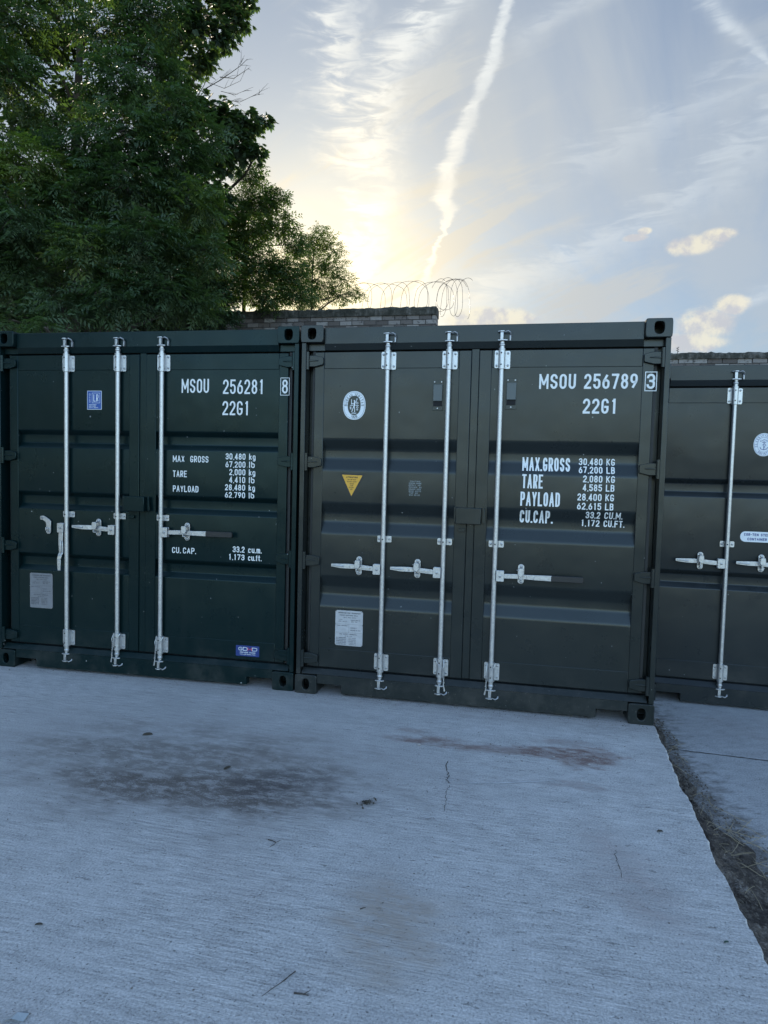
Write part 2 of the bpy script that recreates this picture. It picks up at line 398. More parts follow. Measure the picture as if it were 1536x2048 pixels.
        # chalky light worn patches
        s6 = blot(.75, 3.45, .5, .12, .2, 1.3, 1.0, 6., -.15, 31.)
        col = g.mix(g.m('MULTIPLY', s6, .28), col, (.46, .46, .46, 1))
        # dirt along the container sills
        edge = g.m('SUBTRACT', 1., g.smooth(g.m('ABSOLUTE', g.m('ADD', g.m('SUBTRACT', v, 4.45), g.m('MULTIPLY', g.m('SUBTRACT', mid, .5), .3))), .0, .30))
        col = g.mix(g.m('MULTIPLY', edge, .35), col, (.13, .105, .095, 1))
    if not stains:
        # soil trodden over the pavement beside the step
        dd = g.m('SUBTRACT', g.m('MULTIPLY', g.m('SUBTRACT', X, 1.782), .9747), g.m('MULTIPLY', g.m('SUBTRACT', Y, 4.158), .2235))
        dd = g.m('SUBTRACT', dd, g.m('MAXIMUM', g.m('MULTIPLY', g.m('SUBTRACT', 4.2, Y), .13), 0.))
        dd = g.m('ADD', dd, g.m('MULTIPLY', g.m('SUBTRACT', blo, .5), .9))
        dirtm = g.m('MULTIPLY', g.m('SUBTRACT', 1., g.smooth(dd, .02, .26)), g.m('ADD', .35, g.m('MULTIPLY', .65, g.smooth(fine, .42, .56))))
        col = g.mix(g.m('MULTIPLY', dirtm, .85), col, (.075, .062, .052, 1))
    g.l(col, b.inputs['Base Color'])
    b.inputs['Roughness'].default_value = .82; b.inputs['Specular IOR Level'].default_value = .35
    h = g.m('ADD', g.m('MULTIPLY', g.m('MULTIPLY', br, g.m('ADD', .35, grp)), .9 * broom), g.m('MULTIPLY', fine, .45))
    h = g.m('SUBTRACT', h, g.m('ADD', g.m('MULTIPLY', pits, .8), g.m('MULTIPLY', pits2, .7)))
    h = g.m('ADD', h, g.m('MULTIPLY', mid, 1.2))
    bp = g.n('ShaderNodeBump'); bp.inputs['Strength'].default_value = .8; bp.inputs['Distance'].default_value = .005
    g.l(h, bp.inputs['Height']); g.l(bp.outputs[0], b.inputs['Normal'])
    return mt
YAW = -.1961
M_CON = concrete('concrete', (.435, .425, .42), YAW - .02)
M_CON2 = concrete('old_concrete', (.33, .33, .335), YAW + .3, .15, False)
def soilmat():
    mt, g, b = mat('dry_soil')
    tc = g.n('ShaderNodeTexCoord').outputs['Object']
    n1 = g.noise(tc, 9, 6, .7); n2 = g.noise(tc, 70, 4, .7)
    g.l(g.ramp(g.m('ADD', g.m('MULTIPLY', n1, .5), g.m('MULTIPLY', n2, .5)), [(.3, (.020, .016, .013)), (.48, (.050, .040, .033)), (.58, (.12, .10, .085)), (.68, (.27, .25, .23))]), b.inputs['Base Color'])
    b.inputs['Roughness'].default_value = .95
    bp = g.n('ShaderNodeBump'); bp.inputs['Strength'].default_value = 1; bp.inputs['Distance'].default_value = .02
    g.l(g.m('ADD', n1, g.m('MULTIPLY', n2, .5)), bp.inputs['Height']); g.l(bp.outputs[0], b.inputs['Normal'])
    return mt
M_SOIL = soilmat()
M_YARD = simple('yard_ground', (.11, .10, .085), .95, 0, .5, 1.5, .6, 30)
M_CRACK = simple('crack_dirt', (.035, .03, .028), .95)
M_SCR = simple('chalk_scratch', (.50, .50, .51), .9, 0, .4, 60)
def leafmat(name, lo, hi, trans=.35, yel=(.10, .13, .02)):
    mt, g, b = mat(name)
    a = g.n('ShaderNodeAttribute', attribute_name='tone').outputs['Fac']
    c = g.ramp(a, [(0., lo), (.8, hi), (1., yel)])
    g.l(c, b.inputs['Base Color']); b.inputs['Roughness'].default_value = .5; b.inputs['Specular IOR Level'].default_value = .4
    tr = g.n('ShaderNodeBsdfTranslucent'); g.l(g.mix(1., c, (1.3, 1.6, .5, 1), 'MULTIPLY'), tr.inputs[0])
    mx = g.n('ShaderNodeMixShader'); mx.inputs[0].default_value = trans
    g.l(b.outputs[0], mx.inputs[1]); g.l(tr.outputs[0], mx.inputs[2])
    g.l(mx.outputs[0], mt.node_tree.nodes['Material Output'].inputs[0])
    return mt
M_ASH = leafmat('ash_leaf', (.048, .080, .044), (.085, .128, .064), .42, (.14, .18, .05))
M_SYC = leafmat('broad_leaf', (.048, .078, .050), (.085, .122, .066), .42, (.10, .14, .04))
M_WIL = leafmat('pale_leaf', (.060, .095, .036), (.10, .13, .055), .5, (.15, .17, .05))
M_ELD = leafmat('elder_leaf', (.050, .080, .036), (.090, .125, .055), .5, (.16, .20, .05))
M_BUS = leafmat('bush_leaf', (.026, .046, .024), (.050, .078, .036), .32, (.09, .12, .03))
M_BARK = simple('bark', (.075, .062, .050), .9, 0, .45, 14, .8, 30)
M_WIRE = simple('wire_steel', (.20, .14, .11), .5, .5, .3, 40)
def brickmat():
    mt, g, b = mat('weathered_brick')
    tc = g.n('ShaderNodeTexCoord').outputs['Object']
    a = g.n('ShaderNodeAttribute', attribute_name='tone').outputs['Fac']
    c = g.ramp(a, [(0., (.07, .058, .052)), (.5, (.15, .13, .12)), (1., (.27, .25, .235))])
    n1 = g.noise(tc, 14, 5, .7)
    c = g.mix(g.smooth(n1, .52, .68), c, (.045, .040, .038, 1))
    g.l(c, b.inputs['Base Color']); b.inputs['Roughness'].default_value = .9
    bp = g.n('ShaderNodeBump'); bp.inputs['Strength'].default_value = .8; bp.inputs['Distance'].default_value = .01
    g.l(g.noise(tc, 40, 5, .7), bp.inputs['Height']); g.l(bp.outputs[0], b.inputs['Normal'])
    return mt
M_BRICK = brickmat()
M_MORT = simple('mortar', (.055, .05, .047), .95, 0, .4, 20, .5, 60)
def copmat():
    mt, g, b = mat('mossy_coping')
    tc = g.n('ShaderNodeTexCoord').outputs['Object']
    n1 = g.noise(tc, 7, 6, .7); n2 = g.noise(g.vm('MULTIPLY', tc, (18., 18., 5.)), 1, 4, .6)
    g.l(g.ramp(g.m('ADD', g.m('MULTIPLY', n1, .55), g.m('MULTIPLY', n2, .45)), [(.38, (.018, .019, .014)), (.5, (.045, .043, .034)), (.60, (.10, .092, .08)), (.72, (.22, .21, .19))]), b.inputs['Base Color'])
    b.inputs['Roughness'].default_value = .95
    bp = g.n('ShaderNodeBump'); bp.inputs['Strength'].default_value = 1; bp.inputs['Distance'].default_value = .02
    g.l(n1, bp.inputs['Height']); g.l(bp.outputs[0], b.inputs['Normal'])
    return mt
M_COP = copmat()

# ------------------------------------------------------------------ the ground
NV = Vector((-math.sin(YAW), math.cos(YAW), 0)); XV = Vector((math.cos(YAW), math.sin(YAW), 0))
EDGE0 = Vector((1.782, 4.158, 0)); EDIR = Vector((.2235, .9747, 0)).normalized(); EPER = Vector((EDIR.y, -EDIR.x, 0))
RZ = -.127                                               # level of the lower pavement
def build_ground():
    s = 400
    tag(MB().add([(-s, -s, -.20), (s, -s, -.20), (s, s, -.20), (-s, s, -.20)], [(0, 1, 2, 3)]).build('ground', M_YARD), kind='structure')
    # raised slab with a broken edge
    mb = MB(); r = random.Random(3)
    t0, t1, st = -7.5, 8.5, .02
    n = int((t1 - t0) / st) + 1
    ph = [r.uniform(0, 6) for _ in range(5)]
    rows = []
    j1 = 0; chip = 0
    for i in range(n):
        t = t0 + i * st
        off = .004 * math.sin(t * 2.3 + ph[0]) + .004 * math.sin(t * 7.1 + ph[1]) + .004 * math.sin(t * 19 + ph[2])
        j1 = j1 * .6 + r.gauss(0, .0020)
        if r.random() < .03: chip = r.uniform(.004, .014)
        chip *= .72
        off += j1 - chip
        e = EDGE0 + EDIR * t + EPER * off
        inner = EDGE0 + EDIR * t - EPER * .06
        far = EDGE0 + EDIR * t - EPER * 14
        rows.append(len(mb.v))
        lip = e - EPER * (.006 + .006 * r.random()); 
        mb.v += [tuple(far), tuple(inner), tuple(lip), (e.x, e.y, -.010 - .006 * r.random()), (e.x - .01 * EPER.x, e.y - .01 * EPER.y, -.19)]
    for a, b_ in zip(rows[:-1], rows[1:]):
        for k in range(4): mb.f.append((a + k, a + k + 1, b_ + k + 1, b_ + k))
    tag(mb.build('concrete_slab', M_CON), kind='structure')
    # lower pavement on the right
    mb = MB()
    A0 = EDGE0 + EDIR * -7.5 + EPER * .02; A1 = EDGE0 + EDIR * 8.5 + EPER * .02
    B0 = A0 + EPER * 14; B1 = A1 + EPER * 14
    mb.add([(p.x, p.y, RZ) for p in (A0, B0, B1, A1)], [(0, 1, 2, 3)])
    pav = tag(mb.build('pavement', M_CON2), kind='structure')
    # joint line across it
    mb = MB(); r = random.Random(9)
    p0 = Vector((1.86, 4.105)); p1 = Vector((5.2, 3.20)); prev = None; N = 160
    for i in range(N + 1):
        t = i / N; c = p0.lerp(p1, t) + Vector((0, r.gauss(0, .0018))); w = .0035 + .002 * r.random()
        q = len(mb.v); mb.v += [(c.x, c.y - w, RZ + .003), (c.x, c.y + w, RZ + .003)]
        if prev is not None: mb.f.append((prev, q, q + 1, prev + 1))
        prev = q
    mb.build('joint_line', M_CRACK, pav)
    # soil washed into the step between the two levels
    mb = MB(); r = random.Random(5)
    prof = [(4.9, .10), (4.42, .13), (4.27, .16), (4.10, .12), (3.67, .17), (3.44, .17), (3.18, .25), (3.0, .30), (2.85, .33), (2.4, .45), (1.9, .55), (1.2, .5), (.2, .4), (-2.5, .3)]
    ys = np.arange(-2.5, 4.9, .018); K = 22; P = sorted(prof)
    wy = np.interp(ys, [a for a, _ in P], [b * .72 for _, b in P])
    grid = NR.normal(0, 1, (len(ys), K)); 
    for _ in range(1): grid = (grid + np.roll(grid, 1, 0) + np.roll(grid, 1, 1)) / 1.7
    big = NR.normal(0, 1, (len(ys) // 8 + 2, K // 4 + 2))
    for i, yy in enumerate(ys):
        t = (yy - EDGE0.y) / EDIR.y; e = EDGE0 + EDIR * t
        w = wy[i] * (1 + .18 * math.sin(yy * 9) + .1 * math.sin(yy * 23 + 1))
        for k in range(K):
            s_ = k / (K - 1); x = -.02 + w * s_
            hgt = (.060 * (1 - s_) ** 1.5 + .018 * (1 - s_ ** 3)) + .0045 * grid[i, k] * (1 - s_ ** 4) + .011 * big[i // 8, k // 4] * (1 - s_ ** 2)
            if k == K - 1: hgt = -.004
            p = e + EPER * x
            mb.v.append((p.x, p.y, min(RZ + .004 + hgt, -.018)))
    for i in range(len(ys) - 1):
        for k in range(K - 1):
            a = i * K + k; mb.f.append((a, a + 1, a + K + 1, a + K))
    tag(mb.build('soil', M_SOIL, smooth=True), kind='structure')
    # litter in it
    mb = MB(); r = random.Random(15)
    for i in range(3600):
        yy = r.uniform(.8, 4.6); t = (yy - EDGE0.y) / EDIR.y; e = EDGE0 + EDIR * t
        w = np.interp(yy, [a for a, _ in P], [b for _, b in P]) * 1.05; k = r.random() ** 1.4
        c = e + EPER * (.01 + w * k); c.z = RZ + .014 + .05 * (1 - k) ** 1.5
        s_ = r.uniform(.003, .011); a = r.uniform(0, 6.3); d = Vector((math.cos(a), math.sin(a), r.uniform(-.5, .5))) * s_; q = Vector((-math.sin(a), math.cos(a), r.uniform(-.6, .6))) * s_ * r.uniform(.3, .8)
        mb.add([c - d, c - q + Vector((0, 0, .002)), c + d, c + q], [(0, 1, 2, 3)])
    tag(mb.build('leaf_litter', simple('dry_litter', (.085, .072, .06), .9, 0, .7, 120)), kind='stuff')
    mb = MB()
    for i in range(46):
        yy = r.choice([r.uniform(2.4, 4.2), r.uniform(2.75, 3.25)]); t = (yy - EDGE0.y) / EDIR.y; e = EDGE0 + EDIR * t
        w = np.interp(yy, [a for a, _ in P], [b for _, b in P]) * .9
        c = e + EPER * (.03 + w * r.random()); c.z = RZ + .045
        a = r.uniform(-.5, 3.6); L = r.uniform(.05, .17); bend = r.uniform(-.4, .4)
        pts = [c + Vector((math.cos(a + bend * s_), math.sin(a + bend * s_), 0)) * (L * s_) + Vector((0, 0, .02 * math.sin(s_ * 3))) for s_ in (-.5, -.2, .1, .35, .5)]
        mb.tube(pts, [.0016, .0016, .0014, .0011, .0006], 4)
    tag(mb.build('dry_grass', simple('dry_straw', (.22, .18, .12), .85, 0, .4, 60)), kind='stuff')
build_ground()

def ribbon(name, pts, w, z, m_, parent=None, seed=1, jag=.003, sub=6):
    r = random.Random(seed); mb = MB(); prev = None
    P = []
    for a, b_ in zip(pts[:-1], pts[1:]):
        for i in range(sub):
            t = i / sub; P.append((a[0] + (b_[0] - a[0]) * t + r.gauss(0, jag), a[1] + (b_[1] - a[1]) * t + r.gauss(0, jag)))
    P.append(pts[-1])
    for i, p in enumerate(P):
        q = P[min(i + 1, len(P) - 1)]; o = P[max(i - 1, 0)]; d = Vector((q[0] - o[0], q[1] - o[1])).normalized(); nrm = Vector((-d.y, d.x)) * w * r.uniform(.4, 1.2)
        if i in (0, len(P) - 1): nrm *= .15
        k = len(mb.v); mb.v += [(p[0] - nrm.x, p[1] - nrm.y, z), (p[0] + nrm.x, p[1] + nrm.y, z)]
        if prev is not None: mb.f.append((prev, k, k + 1, prev + 1))
        prev = k
    return mb.build(name, m_, parent)
slab = bpy.data.objects['concrete_slab']
ribbon('crack', [(.388, 3.556), (.372, 3.474), (.380, 3.385), (.362, 3.327), (.376, 3.283)], .0024, .003, M_CRACK, slab, 2, .003, 8)
ribbon('crack', [(.372, 3.262), (.35, 3.217), (.337, 3.115), (.318, 2.995)], .0014, .003, M_CRACK, slab, 4, .003, 8)
ribbon('scratch', [(.395, 3.289), (.62, 3.30), (.931, 3.346)], .0045, .003, M_SCR, slab, 5, .001)
ribbon('crack', [(1.027, 2.721), (1.0, 2.62), (.981, 2.513)], .0011, .003, M_CRACK, slab, 6, .004, 8)

# ------------------------------------------------------------------ stroke lettering
def arc(cx, cy, rx, ry, a0, a1, n=7):
    return [(cx + rx * math.cos(math.radians(a0 + (a1 - a0) * i / n)), cy + ry * math.sin(math.radians(a0 + (a1 - a0) * i / n))) for i in range(n + 1)]
def glyphs():
    G = {}; r = .24
    O = arc(.5, 1 - r, .5, r, 180, 0) + arc(.5, r, .5, r, 0, -180); O = O + [O[0]]
    G['O'] = G['0'] = [O]
    G['C'] = [[(1, .70)] + arc(.5, 1 - r, .5, r, 0, 180) + arc(.5, r, .5, r, 180, 360) + [(1, .30)]]
    G['G'] = [[(1, .73)] + arc(.5, 1 - r, .5, r, 0, 180) + arc(.5, r, .5, r, 180, 360) + [(1, .44), (.58, .44)]]
    G['S'] = [[(1, .72)] + arc(.5, 1 - r, .5, r, 0, 180) + [(0, .70), (.08, .60), (.5, .5), (.92, .40), (1, .30)] + arc(.5, r, .5, r, 0, -180) + [(0, .28)]]
    G['U'] = [[(0, 1)] + arc(.5, r, .5, r, 180, 360) + [(1, 1)]]
    G['M'] = [[(0, 0), (0, 1), (.5, .25), (1, 1), (1, 0)]]
    G['N'] = [[(0, 0), (0, 1), (1, 0), (1, 1)]]
    G['W'] = [[(0, 1), (.25, 0), (.5, .8), (.75, 0), (1, 1)]]
    G['A'] = [[(0, 0), (.5, 1), (1, 0)], [(.17, .3), (.83, .3)]]
    G['V'] = [[(0, 1), (.5, 0), (1, 1)]]
    G['X'] = [[(0, 0), (1, 1)], [(0, 1), (1, 0)]]
    G['Y'] = [[(0, 1), (.5, .45), (1, 1)], [(.5, .45), (.5, 0)]]
    G['T'] = [[(0, 1), (1, 1)], [(.5, 1), (.5, 0)]]
    G['I'] = [[(.5, 0), (.5, 1)]]
    G['L'] = [[(0, 1), (0, 0), (1, 0)]]
    G['E'] = [[(1, 1), (0, 1), (0, 0), (1, 0)], [(0, .52), (.8, .52)]]
    G['F'] = [[(1, 1), (0, 1), (0, 0)], [(0, .52), (.8, .52)]]
    G['H'] = [[(0, 0), (0, 1)], [(1, 0), (1, 1)], [(0, .5), (1, .5)]]
    G['K'] = [[(0, 0), (0, 1)], [(1, 1), (0, .38)], [(.3, .56), (1, 0)]]
    G['J'] = [[(1, 1)] + arc(.5, r, .5, r, 0, -180)]
    G['D'] = [[(0, 0), (0, 1), (.4, 1)] + arc(.4, .78, .6, .22, 90, 0) + arc(.4, .22, .6, .22, 0, -90) + [(0, 0)]]
    G['P'] = [[(0, 0), (0, 1), (.5, 1)] + arc(.5, .86, .5, .14, 90, 0, 4) + arc(.5, .60, .5, .14, 0, -90, 4) + [(0, .46)]]
    G['R'] = G['P'] + [[(.5, .46), (1, 0)]]
    G['B'] = [[(0, 0), (0, 1), (.5, 1)] + arc(.5, .88, .45, .12, 90, 0, 3) + arc(.5, .66, .45, .12, 0, -90, 3) + [(0, .54)], [(.5, .54)] + arc(.5, .40, .5, .14, 90, 0, 3) + arc(.5, .14, .5, .14, 0, -90, 3) + [(0, 0)]]
    G['Z'] = [[(0, 1), (1, 1), (0, 0), (1, 0)]]
    G['1'] = [[(.25, .86), (.62, 1), (.62, 0)]]
    G['2'] = [[(0, .70)] + arc(.5, 1 - r, .5, r, 180, 0) + [(1, .66), (.85, .52), (0, .06), (0, 0), (1, 0)]]
    G['3'] = [[(0, .74)] + arc(.5, .78, .5, .22, 180, 0) + [(1, .66), (.85, .55), (.4, .53)], [(.55, .52), (.9, .48), (1, .38)] + arc(.5, .22, .5, .22, 0, -180) + [(0, .27)]]
    G['4'] = [[(.75, 0), (.75, 1), (0, .3), (0, .24), (1, .24)]]
    G['5'] = [[(.95, 1), (.08, 1), (.02, .5), (.15, .58)] + arc(.5, .42, .5, .22, 110, 0, 5) + arc(.5, .22, .5, .22, 0, -180) + [(0, .28)]]
    G['6'] = [[(.72, 1), (.1, .55), (0, .38)] + arc(.5, .22, .5, .22, 180, 360) + arc(.5, .38, .5, .2, 0, 150, 6)]
    G['7'] = [[(0, 1), (1, 1), (.35, 0)]]
    o1 = arc(.5, .77, .44, .23, 270, -90, 14); o2 = arc(.5, .27, .5, .27, 90, 450, 14)
    G['8'] = [o1, o2]
    G['9'] = [[(1 - x, 1 - y) for x, y in G['6'][0]]]
    G['.'] = [[(0, 0), (0, .001)]]; G[','] = [[(.1, .02), (-.1, -.16)]]; G['-'] = [[(.1, .5), (.9, .5)]]
    x = .70
    G['k'] = [[(0, 0), (0, 1)], [(.9, x), (0, .28)], [(.3, .42), (1, 0)]]
    G['g'] = [arc(.5, x - .2, .5, .2, 0, 180) + arc(.5, .2, .5, .2, 180, 360) + [(1, x)], [(1, .3), (1, -.1)] + arc(.5, -.1, .5, .18, 0, -160, 6)]
    G['l'] = [[(.5, 0), (.5, 1)]]
    G['b'] = [[(0, 1), (0, .2)] + arc(.5, .2, .5, .2, 180, 360) + arc(.5, x - .2, .5, .2, 0, 170)]
    G['c'] = [[(1, x - .2)] + arc(.5, x - .2, .5, .2, 20, 180) + arc(.5, .2, .5, .2, 180, 340)]
    G['u'] = [[(0, x)] + arc(.5, .2, .5, .2, 180, 360) + [(1, x)], [(1, x), (1, 0)]]
    G['m'] = [[(0, 0), (0, x)], [(0, x - .15)] + arc(.25, x - .15, .25, .15, 150, 0, 4) + [(.5, 0)], [(.5, x - .15)] + arc(.75, x - .15, .25, .15, 150, 0, 4) + [(1, 0)]]
    G['f'] = [[(1, .95), (.7, 1), (.4, .85), (.4, 0)], [(0, x), (.9, x)]]
    G['t'] = [[(.4, .95), (.4, .12), (.6, 0), (.9, .02)], [(0, x), (.9, x)]]
    G['d'] = [[(1, 1), (1, 0)], arc(.5, .35, .5, .35, 0, 360, 12)]; G['x'] = [[(0, 0), (1, x)], [(0, x), (1, 0)]]
    G['h'] = [[(0, 0), (0, 1)], [(0, .5)] + arc(.5, x - .2, .5, .2, 160, 0) + [(1, 0)]]
    G['n'] = [[(0, 0), (0, x)], [(0, .5)] + arc(.5, x - .2, .5, .2, 160, 0) + [(1, 0)]]
    G['i'] = [[(.5, 0), (.5, x)]]; G['s'] = [[(a, b * x) for a, b in G['S'][0]]]; G['o'] = [[(a, b * x) for a, b in O]]
    G['e'] = [[(0, .35), (1, .35)] + arc(.5, x - .2, .5, .2, 0, 180) + arc(.5, .2, .5, .2, 180, 330)]
    G['r'] = [[(0, 0), (0, x)], [(0, .45), (.5, x), (1, x - .04)]]; G['p'] = [[(0, -.28), (0, x)], arc(.5, .35, .5, .35, 180, -180, 12)]
    G['a'] = [arc(.5, .35, .5, .35, 0, 360, 12), [(1, x), (1, 0)]]; G['w'] = [[(0, x), (.25, 0), (.5, .6), (.75, 0), (1, x)]]
    return G
GL = glyphs()
WID = {'M': 1.3, 'W': 1.5, 'I': .3, 'l': .35, 'i': .3, '.': .22, ',': .26, ' ': .75, '1': .85, 'm': 1.3, 'f': .7, 't': .75, '-': .7, 'r': .7, 'A': 1.08, 'V': 1.05}
def layout(txt, gap=.27):
    x = 0; out = []
    for i, ch in enumerate(txt):
        w = WID.get(ch, 1.); out.append((ch, x, w)); x += w + (gap if i < len(txt) - 1 else 0)
    return out, x
def stroke_mesh(mb, line, w, surf, lift, frame=None):
    """flat ribbon along a polyline; surf(x,z)->y depth"""
    pts = [Vector(p) for p in line]
    P = [pts[0]]
    for p in pts[1:]:
        if (p - P[-1]).length > 1e-6: P.append(p)
    if len(P) < 2: P.append(P[0] + Vector((0, 1e-4)))
    closed = (P[0] - P[-1]).length < 1e-6 and len(P) > 3
    D = [(b_ - a).normalized() for a, b_ in zip(P[:-1], P[1:])]
    # densify long pieces so that letters follow the pressed steel
    Q = []
    for i, p in enumerate(P):
        if closed: d0 = D[i - 1] if i > 0 else D[-1]; d1 = D[i] if i < len(D) else D[0]
        else: d0 = D[max(i - 1, 0)]; d1 = D[min(i, len(D) - 1)]
        n0 = Vector((-d0.y, d0.x)); n1 = Vector((-d1.y, d1.x)); nn = (n0 + n1)
        if nn.length < .3: nn = n0.copy(); k = 1
        else: nn.normalize(); k = min(1 / max(nn.dot(n0), .3), 1.6)
        Q.append((p, nn * (w / 2 * k)))
    out = []
    for (p, n0), (q, n1) in zip(Q[:-1], Q[1:]):
        m_ = max(1, int((q - p).length / .012))
        for j in range(m_): t = j / m_; out.append((p.lerp(q, t), n0.lerp(n1, t)))
    out.append(Q[-1])
    b0 = len(mb.v)
    for p, nn in out:
        for sgn in (-1, 1):
            a = p + nn * sgn; mb.v.append((a.x, surf(a.x, a.y) - lift, a.y))
    for i in range(len(out) - 1): mb.f.append((b0 + 2 * i, b0 + 2 * i + 1, b0 + 2 * i + 3, b0 + 2 * i + 2))
def text_to(mb, txt, x0, x1, z0, z1, stroke, surf, lift=.0016, gap=.27):
    L, tot = layout(txt, gap); sx = (x1 - x0) / tot; h = z1 - z0; k = 0
    for ch, x, w in L:
        if ch == ' ': continue
        a = x0 + x * sx; bw = w * sx
        for ln in GL[ch]:
            st = stroke * (.88 if ch in 'MAWNXVKY' else 1.)
            pts = []
            ln_ = ln
            for px, pz in ln_:
                X = a + st / 2 + px * max(bw - st, .0001); Zz = z0 + st / 2 + pz * (h - st)
                if ch in 'Il': X = a + bw / 2
                pts.append((X, Zz))
            if ch == '.': pts = [(a + bw / 2, z0), (a + bw / 2, z0 + st)]
            # break at sharp corners, square off straight ends
            runs = [[pts[0]]]
            for i in range(1, len(pts)):
                runs[-1].append(pts[i])
                if i < len(pts) - 1:
                    u = Vector(pts[i]) - Vector(pts[i - 1]); w2 = Vector(pts[i + 1]) - Vector(pts[i])
                    if u.length > 1e-7 and w2.length > 1e-7 and u.normalized().dot(w2.normalized()) < .12: runs.append([pts[i]])
            for R_ in runs:
                if len(R_) < 2: continue
                if ch not in '.,':
                    for e_, o_ in ((0, 1), (-1, -2)):
                        d_ = Vector(R_[e_]) - Vector(R_[o_])
                        if (Vector(R_[0]) - Vector(R_[-1])).length < 1e-7 or d_.length < 1e-7: continue
                        d_.normalize()
                        if ch in 'CGSJ235689cegas' and abs(d_.y) > .3: continue
                        if max(abs(d_.x), abs(d_.y)) > .97: R_[e_] = (R_[e_][0] + d_.x * st / 2, R_[e_][1] + d_.y * st / 2)
                        else: R_[e_] = (R_[e_][0] + d_.x * st * .15, R_[e_][1] + d_.y * st * .15)
                stroke_mesh(mb, R_, st, surf, lift + .00022 * (k % 5)); k += 1
def slab_poly(name, poly, y, th, m_, parent, bevel=0):
    return MB().prism([(p[0], p[1]) for p in poly], 'y', y, y - th).build(name, m_, parent, bevel=bevel)

